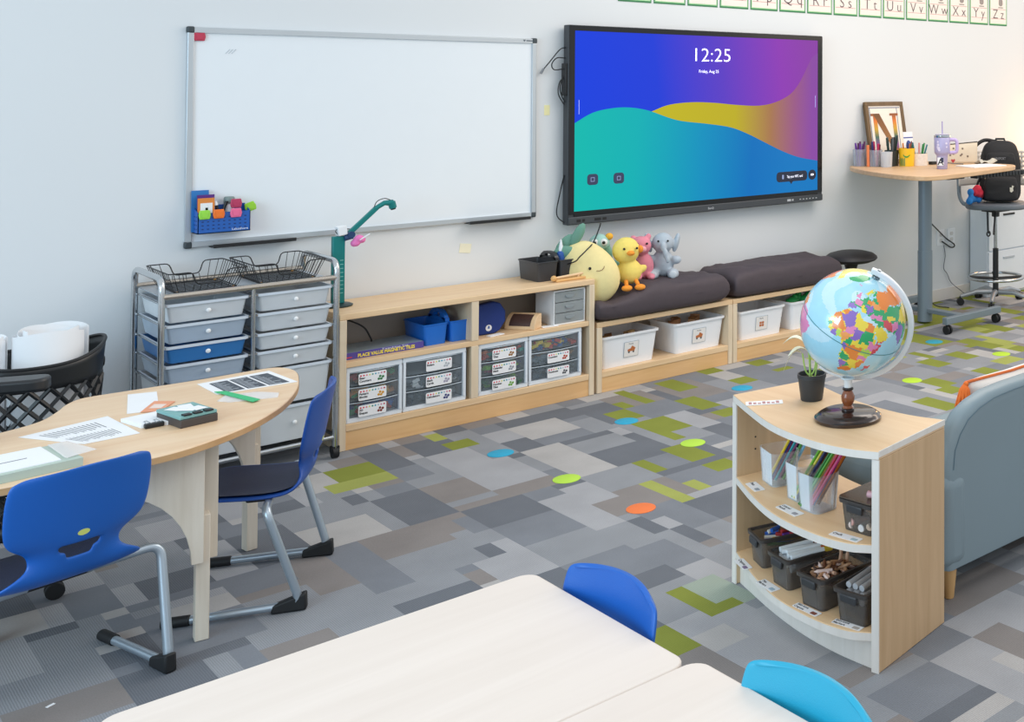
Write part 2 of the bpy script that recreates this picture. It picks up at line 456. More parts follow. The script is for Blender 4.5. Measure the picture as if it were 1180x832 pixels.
# blue pocket on the board with its things
bc = thing('magnetic_pocket', 'blue perforated pocket hanging low on the left of the whiteboard', 'organizer', (1.582, WY-.016, 0.995))
BLU = mat('blue plastic pocket', '1E5FB4', 0.4, 0, 0.04)
x0, x1, d = -0.098, 0.104, 0.082
p = MB().box(x0, x1, -d, 0, 0, 0.004).box(x0, x1, -d, -d+.003, 0, 0.090).box(x0, x1, -.003, 0, 0, 0.118)
for a in (x0, x1 - .003):
    p.hexa([Vector(q) for q in ((a,-d,0),(a+.003,-d,0),(a+.003,0,0),(a,0,0),(a,-d,.09),(a+.003,-d,.09),(a+.003,0,.118),(a,0,.118))])
obj('pocket_shell', p, BLU, bc, smooth=0)
hl = MB()
for r in range(4):
    for k in range(9): hl.box(x0+.014+k*.0205, x0+.022+k*.0205, -d-.0006, -d+.0004, 0.018+r*.016, 0.0225+r*.016)
    for k in range(3): hl.box(x0-.0006, x0+.0004, -d+.016+k*.022, -d+.026+k*.022, 0.018+r*.018, 0.023+r*.018)
obj('holes', hl, mat('pocket hole', '0F2F6B', 0.6), bc, smooth=0)
text('lettering', 'Lakeshore', 0.014, WHITE, bc, T(x1-.072, -d-.0004, 0.008) @ FRONT, width=0.062)
def slab(name, lb, cat, x, y, z, w, h, th, m, inner=None, lean=0, rz=0, group=None):
    g = tag(obj(name, MB().box(-w/2, w/2, -th/2, th/2, 0, h), m, loc=(x, y, z), smooth=0), lb, cat, group)
    g.rotation_euler = (R(lean), R(rz), 0)
    if inner:
        for (a, b, c, d_, mm, nm) in inner:
            obj(nm, MB().box(a, b, -th/2-.0008, -th/2+.0002, c, d_), mm, g, smooth=0)
    return g
slab('card', 'blue task card standing in the whiteboard pocket, rear left', 'card', 1.508, WY-.034, 1.000, 0.066, 0.182, 0.003, col('2E7BC0'))
slab('card', 'purple bordered card in the whiteboard pocket, between blue and orange cards', 'card', 1.524, WY-.055, 1.000, 0.066, 0.163, 0.003, col('5B2B84'), [(-.024,.024,.10,.145,PAPER,'picture_area')])
slab('card', 'orange bordered picture card, frontmost in the whiteboard pocket', 'card', 1.520, WY-.076, 1.000, 0.064, 0.150, 0.003, col('E28A3C'), [(-.022,.024,.075,.128,PAPER,'picture_area'),(-.003,.007,.088,.108,GREYINK,'picture')])
Y7 = WY-.016-.082-.0045
clip(1.508, Y7, 1.078, '9BE04C', 'lime green magnetic clip on the left of the blue pocket rim')
clip(1.562, Y7, 1.078, 'F47A2A', 'orange magnetic clip in the middle of the blue pocket rim')
clip(1.628, Y7, 1.078, 'EE6E9A', 'pink magnetic clip on the right of the blue pocket rim')
clip(1.634, WY-.082, 1.118, 'B93A62', 'dark red magnetic clip sticking out behind the pink clip')
clip(1.697, WY-.06, 1.097, '9BD63A', 'green magnetic clip at the right end of the blue pocket', 20)
g = thing('whiteboard_cleaner', 'white bottle with grey lid sticking out of the blue pocket', 'bottle', (1.617, WY-.045, 1.0005))
obj('bottle', MB().lathe([(0.017,0),(0.019,0.004),(0.019,.11),(0.016,.118)], 20), WHITE, g)
obj('lid', MB().lathe([(0.020,.118),(0.021,.120),(0.021,.142),(0.017,.147)], 20), mat('grey lid', '7B8B8A', .5), g)
for k, (x, rz) in enumerate(((1.566, 50), (1.585, -40))):
    o = obj('marker', MB().cyl((0,0,0), (0,0,.115), .0065, seg=12), BLACK, loc=(x, WY-.06, 1.0035 + .0)); 
    o.rotation_euler = (R(4), R(rz*.3), 0)
    obj('cap', MB().cyl((0,0,.115), (0,0,.132), .0075, .006, 12), WHITE if k else BLACK, o)
    tag(o, ['black marker with black cap, left of the pair in the blue pocket', 'black marker with white cap, right of the pair in the blue pocket'][k], 'marker', 'markers in the whiteboard pocket')

# ------------------------------------------------------------------ interactive display
tv = thing('interactive_display', 'large wall mounted interactive display showing a clock over coloured waves', 'screen', (3.24, WY, 0.871))
TW, TH, F = 1.873, 1.115, -0.085
obj('casing', MB().box(0, TW, F, -0.028, 0, TH), mat('display casing', '3B3F44', 0.45, 0.1), tv, bevel=0.006)
obj('wall_bracket', MB().box(.5, 1.4, -0.03, -0.0005, .3, .8), BLACK, tv, smooth=0)
sx0, sx1, sz0, sz1 = 0.037, 1.828, 0.075, 1.083
bz = MB(); yb = F-.004
bz.box(0.004, sx0, yb, F+.002, .06, TH-.004).box(sx1, TW-.004, yb, F+.002, .06, TH-.004).box(sx0, sx1, yb, F+.002, sz1, TH-.004).box(sx0, sx1, yb, F+.002, .045, sz0)
obj('bezel', bz, mat('glossy bezel', '0C0D10', 0.2), tv, smooth=0)
obj('bottom_bar', MB().box(0.003, TW-.003, F-.010, F+.002, 0.003, .045), mat('display bar', '4A4E53', 0.4, 0.3), tv, bevel=0.004)
SB = ramp_emit('screen sky', [(0, '0A3FE0'), (0.35, '1B3CD8'), (0.6, '5B3CC4'), (0.85, '8E3AB4'), (1, '8B3FA6')], lo=0, hi=1.9, diag=0.12)
STE = ramp_emit('screen teal wave', [(0, '00B9AE'), (0.25, '00B0B4'), (0.55, '0090BE'), (0.8, '0070BC'), (1, '0E78C0')], lo=0, hi=1.55, diag=-0.1)
SYE = ramp_emit('screen yellow wave', [(0, 'C2B71C'), (0.5, 'BDAE20'), (0.72, 'A8784F'), (0.88, '9A5A86'), (1, '8A4AA4')], lo=0.5, hi=1.78, diag=0.0)
scn = obj('screen', MB().box(sx0, sx1, yb+.0014, F+.0005, sz0, sz1), SB, tv, smooth=0)
hill = [(3.276,1.437),(3.389,1.494),(3.513,1.518),(3.632,1.52),(3.755,1.5),(3.891,1.456),(3.991,1.433),(4.176,1.412),(4.347,1.386),(4.479,1.342),(4.616,1.283),(4.756,1.223),(4.9,1.175),(5.068,1.143)]
wave = [(3.774,1.496),(3.891,1.533),(4.051,1.547),(4.217,1.542),(4.39,1.527),(4.569,1.52),(4.708,1.542),(4.826,1.591),(4.898,1.657),(4.952,1.735),(5.01,1.83),(5.068,1.87)]
def cs(pts): return [(v.x - 3.24, v.y - 0.871) for v in catmull([(a, b, 0) for a, b in pts], 5)]
def strip(up, lo, y):
    m = MB()
    up = [Vector((a, y, b)) for a, b in up]; lo = [Vector((a, y, b)) for a, b in lo]
    m.sheet([lo, up]); return m
def samp(c, x):
    for (a, b), (c2, d2) in zip(c, c[1:]):
        if a <= x <= c2: return b + (d2 - b) * (x - a) / max(1e-6, c2 - a)
    return c[-1][1] if x > c[-1][0] else c[0][1]
hc, wc = cs(hill), cs(wave)
hc[0] = (sx0, hc[0][1]); hc[-1] = (sx1, hc[-1][1]); wc[-1] = (sx1, wc[-1][1])
obj('wallpaper_hill', strip(hc, [(a, sz0) for a, b in hc], yb+.0010), STE, scn, smooth=0)
xs = [wc[0][0] + (sx1 - wc[0][0]) * k / 60 for k in range(61)]
obj('wallpaper_wave', strip([(x, samp(wc, x)) for x in xs], [(x, min(samp(hc, x), samp(wc, x))) for x in xs], yb+.0006), SYE, scn, smooth=0)
GLOW = mat('screen white', 'E9ECFF', 0.4, emit=0.85, var=0.01); DARKI = mat('screen dark icon', '2B3350', 0.4, emit=0.35, var=0.02)
def S(x, z, dy=0.0): return T(x - 3.24, yb - dy, z - 0.871) @ FRONT
text('clock', '12:25', 0.118, GLOW, scn, S(4.05, 1.797), width=0.262, thin=-0.0012)
text('date', 'Friday, Aug 25', 0.026, GLOW, scn, S(4.104, 1.727), width=0.146)
for x, z in ((3.39, 1.118), (3.556, 1.116)):
    ic = obj('app_icon', MB().prism(rrect(.068, .062, .018), 0, .0006, S(x, z)), DARKI, scn, smooth=0)
    rr_ = MB()
    for a, b, c2, d2 in ((-.012,.012,.009,.012),(-.012,.012,-.012,-.009),(-.012,-.009,-.009,.009),(.009,.012,-.009,.009)): rr_.prism([(a,c2),(b,c2),(b,d2),(a,d2)], .0006, .001, S(x, z))
    obj('glyph', rr_, mat('icon glyph', '8090B8', .4, emit=.4), ic, smooth=0)
ic = obj('message_bubble', MB().prism(rrect(.262, .066, .024), 0, .0006, S(4.845, 1.050)).prism([(-.016,-.032),(.0,-.052),(.016,-.032)], 0, .0006, S(4.838, 1.051)), mat('bubble', '1D2438', .4, emit=.25), scn, smooth=0)
text('message', 'Tap your NFC card', 0.024, GLOW, ic, S(4.80, 1.042, .001), width=.135)
ph = MB().prism(rrect(.014, .028, .004), .0006, .001, S(4.768, 1.05)); obj('glyph', ph, mat('icon glyph', '8090B8', .4, emit=.4), ic, smooth=0)
ic = obj('menu_button', MB().prism([(.034*math.cos(R(15*k)), .034*math.sin(R(15*k))) for k in range(24)], 0, .0006, S(5.02, 1.051)), mat('bubble', '1D2438'), scn, smooth=0)
obj('glyph', MB().prism(rrect(.026, .012, .005), .0006, .001, S(5.02, 1.052)), GLOW, ic, smooth=0)
for x, z in ((3.303, 1.527), (5.047, 1.543)): obj('side_handle', MB().prism(rrect(.003, .08, .0014), 0, .0006, S(x, z)), mat('side handle', '9FA8E0', emit=.5), scn, smooth=0)
text('maker_name', 'BenQ', 0.018, mat('bar print', 'C9CDD2', .5), tv, T(4.172-3.24, F-.0105, .042-.026) @ FRONT)
for a, b, c, d in [(1.665+k*.028, 1.676+k*.028, .020, .026) for k in range(6)] + [(1.56, 1.59, .017, .031), (1.60, 1.612, .018, .030)]:
    obj('button', MB().box(a, b, F-.012, F-.009, c, d), mat('bar button', 'B8BDC2', .4), tv, smooth=0)
for a, b in ((.05,.075),(.085,.10),(.16,.20),(.21,.235)): obj('port', MB().box(a, b, F-.0112, F-.009, .015, .030), RUBBER, tv, smooth=0)
obj('side_port_box', MB().box(-.012, .004, -.075, -.03, .72, .90), BLACK, tv, bevel=.003)
cb = MB().tube(catmull([(3.243, WY-.05, 1.86), (3.20, WY-.06, 1.845), (3.15, WY-.04, 1.775), (3.125, WY-.02, 1.735)], 8), .0032)
cb.tube(catmull([(3.243, WY-.05, 1.80), (3.19, WY-.05, 1.80), (3.165, WY-.04, 1.765), (3.18, WY-.04, 1.735), (3.23, WY-.05, 1.74)], 8), .0032)
cb.tube(catmull([(3.235, WY-.05, 1.70), (3.205, WY-.05, 1.66), (3.20, WY-.05, 1.60), (3.235, WY-.05, 1.54)], 8), .0032)
cb.tube(catmull([(3.235, WY-.05, 1.72), (3.21, WY-.05, 1.64), (3.222, WY-.05, 1.585), (3.24, WY-.05, 1.555)], 8), .0032)
k = tag(obj('cable', cb, BLACK), 'looped black cables hanging at the left edge of the display', 'cable')
obj('plug', MB().cyl((3.128, WY-.02, 1.74), (3.112, WY-.018, 1.712), .006), mat('plug metal', '8C9196', .3, .8), k)
tag(obj('cable', MB().tube(catmull([(3.238, WY-.05, 1.15), (3.225, WY-.03, 1.05), (3.212, WY-.02, .93), (3.25, WY-.06, .874)], 10), .0032), BLACK), 'thin black cable running down beside the lower left display edge', 'cable')
tag(obj('cable', MB().tube(catmull([(3.443, 5.742, .868), (3.42, 5.72, .842), (3.29, 5.56, .792), (3.186, 5.45, .772), (3.134, 5.43, .743), (3.128, 5.46, .718), (3.135, 5.56, .69)], 10), .0036), BLACK), 'black cable from under the display past the yellow plush', 'cable')

# sticky notes on the wall
tag(obj('sticky_note', MB().box(-.016,.016,-.002,0,-.028,.028), mat('pale yellow note', 'EFE9B4', .8), loc=(3.159, WY-.0005, 1.511), smooth=0), 'small pale yellow note strip between whiteboard and display', 'note')
o = tag(obj('sticky_note', MB().box(-.03,.03,-.002,0,-.024,.024), mat('cream note', 'EFEBD2', .8), loc=(2.708, WY-.0005, .796), smooth=0), 'cream sticky note on the wall below the whiteboard', 'note'); o.rotation_euler = (0, R(8), 0)

# alphabet strip
GRN = mat('card border green', '2F7D4F', .6, 0, .04); LGR = mat('card border pale green', '9AD49A', .6)
cx = 7.095
for k, L_ in enumerate('ZYXWVUTSRQPONML'):
    x = cx - k * 0.2418
    cd = tag(obj('alphabet_card', MB().box(-.112, .112, -.002, 0, 0, .34), GRN, loc=(x, WY-.0005, 2.142), smooth=0),
             'green bordered handwriting card with letter %s on the wall frieze' % L_, 'alphabet card', 'alphabet cards above the display')
    obj('pale_border', MB().box(-.106, .106, -.0026, -.0019, .010, .334), LGR, cd, smooth=0)
    obj('card_face', MB().box(-.101, .101, -.0032, -.0025, .016, .328), mat('card face', 'F3EAE2', .7), cd, smooth=0)
    ln = MB()
    for z in (.054, .132): ln.box(-.095, .095, -.0036, -.003, z, z+.003)
    obj('guide_line', ln, mat('rule red', 'C98A8A', .7), cd, smooth=0)
    tx = text('letter', L_ + ' ' + L_.lower(), 0.108, mat('letter ink', '54404A', .7), cd, T(0, -.0042, .057) @ FRONT, 'CENTER', thin=-.0016)
    obj('picture', MB().prism(rrect(.05, .06, .02), 0, .0006, T(.03, -.0034, .19) @ FRONT).prism(rrect(.06, .008, .003), 0, .0006, T(.03, -.0034, .148) @ FRONT), mat('card picture', '9C938E', .7), cd, smooth=0)

# wall sockets with plugs
for k, x in enumerate((6.397, 6.52)):
    so = thing('wall_socket', ['white wall socket with black plug behind the desk column', 'white wall socket, right of the one with the black plug'][k], 'socket', (x, WY, .483))
    obj('plate', MB().box(-.043, .043, -.006, -.0003, -.06, .06), WHITE, so, bevel=.003)
    for z in (-.022, .022): obj('outlet', MB().prism(rrect(.034, .028, .01), 0, .002, T(0, -.0058, z) @ FRONT), mat('outlet face', 'D8D6D4', .5), so, smooth=0)
# ------------------------------------------------------------------ low shelf with drawer units
FY = 5.43
def open_unit(name, lb, cat, x0, x1, top, shelves, dividers, base_z, kick_z, back=True, group=None):
    u = thing(name, lb, cat, ((x0+x1)/2, FY, 0), 0, group)
    hw = (x1 - x0) / 2; D = 0.385; t = 0.022
    obj('top_panel', MB().box(-hw, hw, 0, D, top-.028, top), MAPLE, u, bevel=.003)
    for s in (-1, 1):
        a = s*hw; obj('side_panel', MB().box(min(a, a-s*t*1.4), max(a, a-s*t*1.4), 0.0, D, 0.001, top-.028), EDGE, u, bevel=.003)
    for z in shelves: obj('shelf', MB().box(-hw+t*1.4, hw-t*1.4, .004, D-.012, z-.025, z), MAPLE, u, bevel=.002)
    obj('base_shelf', MB().box(-hw+t*1.4, hw-t*1.4, .002, D-.012, base_z-.03, base_z), MAPLE, u, bevel=.002)
    obj('kick_board', MB().box(-hw+t*1.4, hw-t*1.4, .006, .024, .001, base_z-.03), KICK, u, smooth=0)
    for x, za, zb in dividers: obj('divider', MB().box(x-(x0+x1)/2-.018, x-(x0+x1)/2+.018, .002, D-.012, za, zb), EDGE, u, bevel=.002)
    if back: obj('back_panel', MB().box(-hw+t*1.4, hw-t*1.4, D-.012, D-.004, .05, top-.028), mat('back board', 'B9B4AE', .7), u, smooth=0)
    return u
open_unit('low_shelf', 'long low maple shelf with cubbies below the whiteboard', 'shelf', 1.957, 3.224, .615, [.395], [(2.577, .395, .587), (2.577, .115, .37)], .115, .07)

# transparent drawer units
SMOKE = clear('smoky drawer front', 'B9C6D0', .20, .2)
LAB = mat('label card', 'F4F4F6', .5, 0, .01)
dotc = ['D7263D', 'E0405A', 'E98A8A', 'E6DC7A', '4FA08A', '46A7C4', 'B7C9D8', 'DA8AA6', 'C8385A']
def label(parent, x, z, w, h, lines, y, icon):
    l = obj('label', MB().prism(rrect(w, h, .007), 0, .0012, T(x, y, z) @ FRONT), LAB, parent, smooth=0)
    for i, c in enumerate(dotc):
        obj('dot', MB().prism([(w*.033*math.cos(R(45*k)), w*.033*math.sin(R(45*k))) for k in range(8)], .0012, .0016, T(x - w*.42 + i*w*.105, y, z + h*.30) @ FRONT), col(c), l, smooth=0)
    for i, s in enumerate(lines):
        text('lettering', s, h*.26, INK, l, T(x - w*.47, y - .0016, z + h*(.0 - .27*i)) @ FRONT, thin=.0004)
    im = MB()
    for (a, b, r) in icon[1]: im.prism([(r*math.cos(R(60*k)), r*math.sin(R(60*k))) for k in range(6)], .0012, .0017, T(x + w*.27 + a*w, y, z - h*.12 + b*h) @ FRONT)
    obj('picture', im, col(icon[0]), l, smooth=0)
random.seed(5)
def bits(n, x0, x1, y0, y1, z, cols, s=.012):
    m = MB()
    for k in range(n):
        m.mi = random.randrange(len(cols)); q = random.uniform(.6, 1.2) * s
        M = T(random.uniform(x0, x1), random.uniform(y0, y1), z + random.uniform(.6, 2.6) * s) @ Rz(random.uniform(0, 90)) @ Rx(random.uniform(-30, 30))
        m.box(-q, q, -q, q, -q*.5, q*.5, M)
    return m
def drawer_unit(lb, x0, x1, z0, z1, y, names, icons, fills, lw=.122, lh=.051, lx=None, depth=.30, shellm=None, blank=(), lz=None):
    W = x1 - x0; H = z1 - z0
    u = thing('drawer_unit', lb, 'drawers', ((x0+x1)/2, y, z0), 0, None)
    t = .014; hw = W/2
    sh = MB().box(-hw, hw, .0, depth, 0, .02).box(-hw, hw, 0, depth, H-.024, H).box(-hw, -hw+t, 0, depth, .02, H-.024).box(hw-t, hw, 0, depth, .02, H-.024)
    sh.box(-hw+t, hw-t, depth-.006, depth, .02, H-.024)
    obj('shell', sh, mat('drawer shell', 'E3EAF2', .35, 0, .02), u, bevel=.004)
    n = len(names); dh = (H - .044) / n
    for i in range(n):
        zb = .02 + dh*(n-1-i)
        d = MB(); a = hw - t - .002
        # curved front
        fr = [[(a*(k/6-1), .012 - .016*math.cos((k/6-1)*PI/2), zz) for k in range(13)] for zz in (zb+.003, zb+dh-.003)]
        d.sheet([[Vector(q) for q in r] for r in fr])
        d.box(-a, a, .012, depth-.02, zb+.003, zb+.005)
        dr = obj('drawer', d, SMOKE, u, smooth=60)
        obj('lip', MB().tube([(a*(k/6-1), .011 - .017*math.cos((k/6-1)*PI/2), zb+dh-.004) for k in range(13)], .0028, 6), mat('drawer lip', 'B9C4CD', .3, 0, .02), dr)
        if names[i]:
            zc = (lz[i] - z0) if lz else zb + dh*.55
            label(dr, (lx if lx is not None else (x0+x1)/2) - (x0+x1)/2, zc, lw, lh, names[i], -.0056, icons[i])
        if fills[i]:
            f = obj('drawer_contents', bits(44, -a+.016, a-.016, .022, .085, zb+.004, fills[i], .0155), [col(c) for c in fills[i]], dr, smooth=0); f['kind'] = 'stuff'
    return u
I1 = lambda c, *p: (c, p)
tri = ((-.05,-.1,.006),(.04,-.12,.006),(0,.12,.006),(.1,.05,.006))
MIX = ['C8402F', '2F6FC4', 'D9A62E', '3B8F5A']
drawer_unit('white three-drawer unit labelled Bear Counters, Pattern Blocks and 3D Shapes', 1.992, 2.236, .1155, .369, FY+.012, [['Bear', 'Counters'], ['Pattern', 'Blocks'], ['3D', 'Shapes']],
    [I1('3A7D4A', *tri), I1('D89A2E', *tri), I1('8A3A2E', *tri)], [['D98A2E','3B8F5A','C8402F','8A6A4A'], ['D9A62E','2F6FC4','3B8F5A','C8905A'], ['C8402F','2F6FC4','3B8F5A','4A4A9A']], lx=2.102, lz=[.308,.236,.163])
drawer_unit('white three-drawer unit labelled Rulers, Math Cards and Calculators', 2.240, 2.537, .1155, .372, FY+.012, [['Rulers'], ['Math', 'Cards'], ['Calculators']],
    [I1('B9BEC4', *tri), I1('A9A3B8', *tri), I1('3B3F7A', *tri)], [None, ['8E99A3', 'DCE4EA', '5A6A74'], ['5A6A74', '44525C']], lx=2.404, lz=[.312,.238,.160])
drawer_unit('white three-drawer unit labelled Color Tiles, Calendar Math and Number Tiles', 2.600, 2.856, .1155, .372, FY+.012, [['Color', 'Tiles'], ['Calendar', 'Math'], ['Number', 'Tiles']],
    [I1('9A6A2E', *tri), I1('9AA0A8', *tri), I1('6FA83A', *tri)], [['D9702E','C8402F','2E9A8A','E0A23A'], ['7FB83A','8A2E4A','2F3F6A'], ['7FB83A','3A6A4A','55605A']], lx=2.728, lz=[.307,.236,.157])
drawer_unit('white three-drawer unit with yellow, blue and red tiles in its top drawer', 2.862, 3.154, .1155, .372, FY+.012, [None, ['Counters'], ['Dominoes']],
    [None, I1('B9442E', *tri), I1('55585E', *tri)], [['E6CF3A','2F6FC4','C8402F','E6CF3A'], ['9A7A5A','7A8A94'], ['5A6A74','8A98A2']], lx=3.020, lz=[0,.238,.162])
e = thing('mini_drawer_unit', 'small white three-drawer box on the upper right of the low shelf', 'drawers', (3.092, FY+.025, .3955))
sh = MB(); a = .088
sh.box(-a, a, 0, .19, 0, .006).box(-a, a, 0, .19, .174, .180).box(-a, -a+.005, 0, .19, .006, .174).box(a-.005, a, 0, .19, .006, .174).box(-a, a, .185, .19, .006, .174)
obj('shell', sh, WHITE, e, bevel=.002)
for i in range(3):
    zb = .008 + i*.0555
    d = obj('drawer', MB().box(-a+.007, a-.007, .001, .003, zb, zb+.052).box(-a+.007, a-.007, .003, .17, zb, zb+.003), clear('clear drawer', 'CDD5D8', .38, .2), e, smooth=0)
    obj('pull', MB().prism([(.026*math.cos(R(180+15*k)), .016*math.sin(R(180+15*k))) for k in range(13)], 0, .006, T(0, .001, zb+.034) @ FRONT), mat('grey pull', '8E979C', .4), d, bevel=.001)
    f = obj('drawer_contents', bits(10, -.06, .06, .03, .14, zb+.003, ['8A8F94', 'D14A6A' if i == 1 else '9AA2A6', '6A747A'], .008), [col(c) for c in ['8A8F94', 'D14A6A' if i == 1 else '9AA2A6', '6A747A']], d, smooth=0); f['kind'] = 'stuff'

# things on the middle shelf
def tote(lb, loc, L_, D_, H, m, rotz=0, handle=.065, lean=0, name='carry_caddy'):
    """two deep tubs side by side joined by a handle bridge."""
    g = thing(name, lb, 'caddy', loc, rotz)
    hw = L_/2; gap = .006; t = .003
    for s in (-1, 1):
        a, b = (gap, hw) if s > 0 else (-hw, -gap)
        cxm = (a + b)/2; w = (b - a); ins = .007
        def rr(z, k): return [Vector((cxm + x, y, z)) for x, y in rrect(w - 2*k, D_ - 2*k, .014, 3)]
        m_ = MB(); vs = m_.rings([rr(0, ins), rr(H, 0), rr(H, t*1.4), rr(t, ins+t)], cap=False)
        m_.face(vs[0][::-1]); m_.face(vs[-1])
        obj('tub', m_, m, g, smooth=50)
        obj('rim', MB().tube([v + Vector((0, 0, 0)) for v in rr(H, -.001)], .0035, 6, True), m, g)
    br = MB().box(-gap-.004, gap+.004, -D_/2+.02, D_/2-.02, H-.012, H+.002)
    pr = rpath([(0, -D_*.36, H), (0, -D_*.28, H+handle*.7), (0, -D_*.12, H+handle), (0, D_*.12, H+handle), (0, D_*.28, H+handle*.7), (0, D_*.36, H)], .03, 4)
    arch_o = [(-D_*.40, H), (-D_*.34, H+handle*.55), (-D_*.20, H+handle*.95), (0, H+handle*1.05), (D_*.20, H+handle*.95), (D_*.34, H+handle*.55), (D_*.40, H)]
    arch_i = [(-D_*.16, H+handle*.35), (-D_*.14, H+handle*.60), (-D_*.07, H+handle*.72), (0, H+handle*.74), (D_*.07, H+handle*.72), (D_*.14, H+handle*.60), (D_*.16, H+handle*.35)]
    for s in (-1, 1): br.sheet([[Vector((s*.010, y, z)) for y, z in arch_o], [Vector((s*.010, y, z)) for y, z in arch_i]])
    br.sheet([[Vector((-.010, y, z)) for y, z in arch_o], [Vector((.010, y, z)) for y, z in arch_o]])
    br.sheet([[Vector((-.010, y, z)) for y, z in arch_i], [Vector((.010, y, z)) for y, z in arch_i]])
    br.box(-.010, .010, -D_*.40, D_*.40, H-.01, H+handle*.35)
    obj('handle', br, m, g, smooth=30)
    return g
tote('bright blue two-tub carry caddy with handle on the low shelf', (2.475, FY+.175, .3955), .242, .235, .098, mat('caddy blue', '1F6FD0', .35, 0, .03), 0, .052)
pb = thing('boxed_teaching_set', 'flat purple boxed teaching set lying left of the blue caddy', 'box', (2.178, FY+.145, .3955))
obj('box_body', MB().box(-.178, .172, -.095, .11, 0, .030), mat('purple box side', '54489A', .5, 0, .05), pb, bevel=.001)
obj('lid_picture', MB().box(-.174, .168, -.091, .106, .0302, .0312), mat('box lid print', '8FA0AC', .25, 0, .25, 9), pb, smooth=0)
text('lettering', 'PLACE VALUE MAGNETIC TILES', .021, mat('box yellow print', 'F0DC4A', .5), pb, T(-.125, -.0955, .006) @ FRONT, width=.255, thin=.0008)
lt = text('lettering', 'Teaching Set', .011, WHITE, pb, T(-.02, -.0955, .0215) @ FRONT, width=.12)
obj('corner_mark', MB().box(-.176, -.15, -.0958, -.0948, .008, .012), col('D8402F'), pb, smooth=0)
tag(obj('cable', MB().tube(catmull([(2.06, 5.795, .55), (2.04, 5.72, .56), (2.09, 5.66, .535), (2.14, 5.64, .50), (2.165, 5.63, .45), (2.17, 5.63, .432)], 8), .004), BLACK), 'black cable hanging into the left cubby above the purple box', 'cable')
bp_ = thing('blue_pouch', 'dark blue eight-sided pouch with round white emblem leaning by the shelf divider', 'pouch', (2.688, FY+.10, .3955))
octo = [(-.072,.0),(.03,0),(.058,.012),(.088,.055),(.088,.105),(.06,.150),(.025,.160),(-.072,.150)]
obj('pouch_body', MB().prism(octo, -.035, .012, FRONT), mat('navy fabric', '17357F', .7, 0, .06, 30, .3), bp_, bevel=.008)
obj('emblem', MB().prism([(-.002+.016*math.cos(R(20*k)), .033+.016*math.sin(R(20*k))) for k in range(18)], .0122, .0135, FRONT), WHITE, bp_, smooth=0)
obj('emblem_mark', MB().prism([(-.008,.030),(.004,.030),(.000,.044),(-.004,.044)], .0135, .0141, FRONT), col('2E5FA8'), bp_, smooth=0)
wbk = thing('wooden_wedge', 'quarter-round wooden wedge with dark printed label on the shelf', 'wooden block', (2.900, FY+.125, .3955), R(33))
qp = [(0, 0), (0, .074)] + [(-.074*math.cos(R(90-8*k)), .074*math.sin(R(90-8*k))) for k in range(1, 12)] + [(-.074, 0)]
obj('block_body', MB().prism(qp, -.075, .09, Rx(90) @ Rz(0)), MAPLE, wbk, bevel=.002)
g2 = MB(); lab_ = [Vector((-.0752*math.cos(R(14+8*k)), 0, .0752*math.sin(R(14+8*k)))) for k in range(8)]
g2.sheet([[v + Vector((0, -.066, 0)) for v in lab_], [v + Vector((0, .05, 0)) for v in lab_]])
obj('printed_label', g2, mat('brown print', '4A3430', .5, 0, .3, 60), wbk)
for k, (x, y, rz, lb) in enumerate(((2.70, FY+.045, 12, 'folded white paper slip in front of the blue pouch'), (2.985, FY+.035, -6, 'small crumpled paper slip beside the wooden wedge'))):
    o = tag(obj('paper_slip', MB().box(-.04, .04, -.018, .018, 0, .004), PAPER, loc=(x, y, .3957), smooth=0, rotz=R(rz)), lb, 'paper')

# things on the shelf top
TZ = .6155
g = tote('black two-tub carry caddy on the right end of the low shelf', (3.085, 5.655, TZ), .245, .215, .100, mat('caddy black', '3A3A3D', .4, 0, .06), 0, .042)
gb = thing('glue_bottle', 'blue glue bottle with white nozzle standing in the black caddy', 'bottle', (3.128, 5.612, TZ+.0045))
obj('bottle', MB().lathe([(.018,0),(.021,.004),(.021,.105),(.014,.120),(.012,.122)], 20), WHITE, gb)
obj('blue_label', MB().lathe([(.0214,.045),(.0218,.047),(.0218,.128),(.016,.138)], 20), mat('glue blue', '1E55A6', .4), gb)
obj('nozzle', MB().lathe([(.014,.138),(.013,.15),(.006,.185),(.003,.20)], 16), WHITE, gb)
ws = thing('wooden_clapper', 'wooden rhythm clapper with round knob in front of the black caddy', 'wooden toy', (3.115, 5.496, TZ), R(1))
obj('base_bar', MB().box(-.085, .105, -.018, .022, 0, .014), wood('warm wood', 'D9A868', 'E6BC80', 'x'), ws, bevel=.004)
obj('rod', MB().cyl((-.085, 0, .020), (.105, 0, .030), .007, seg=12).cyl((.05,0,.01),(.05,0,.026),.006), MAPLE, ws)
obj('knob', MB().ball((-.092, 0, .020), .0155), wood('warm wood', 'D9A868', 'E6BC80', 'x'), ws)
TEAL = mat('teal metal', '0E7D7C', .4, .2, .05)
dc = thing('document_camera', 'teal document camera with bent arm at the left end of the shelf', 'document camera', (2.028, 5.655, TZ))
obj('base', MB().lathe([(.0,0),(.062,0),(.064,.006),(.052,.012),(0,.012)], 32), mat('dark base', '23383A', .4), dc)
obj('column', MB().box(-.028, .026, -.012, .012, .0125, .326), TEAL, dc, bevel=.003)
sl = MB()
for k in range(9): sl.box(.004, .018, -.0128, -.0118, .06 + k*.019, .063 + k*.019)
obj('slot', sl, mat('pale slot', '7FC4BE', .5), dc, smooth=0)
obj('hinge', MB().cyl((.02, -.016, .315), (.055, -.016, .322), .013).cyl((.048, -.030, .330), (.048, .014, .330), .016), mat('navy hinge', '1C3F6A', .4), dc)
ar = MB(); M1 = basis((.045, -.008, .335), Vector((.74, 0, .672)), Vector((0, 1, 0)), Vector((-.672, 0, .74)))
ar.box(0, .165, -.009, .009, -.010, .012, M1)
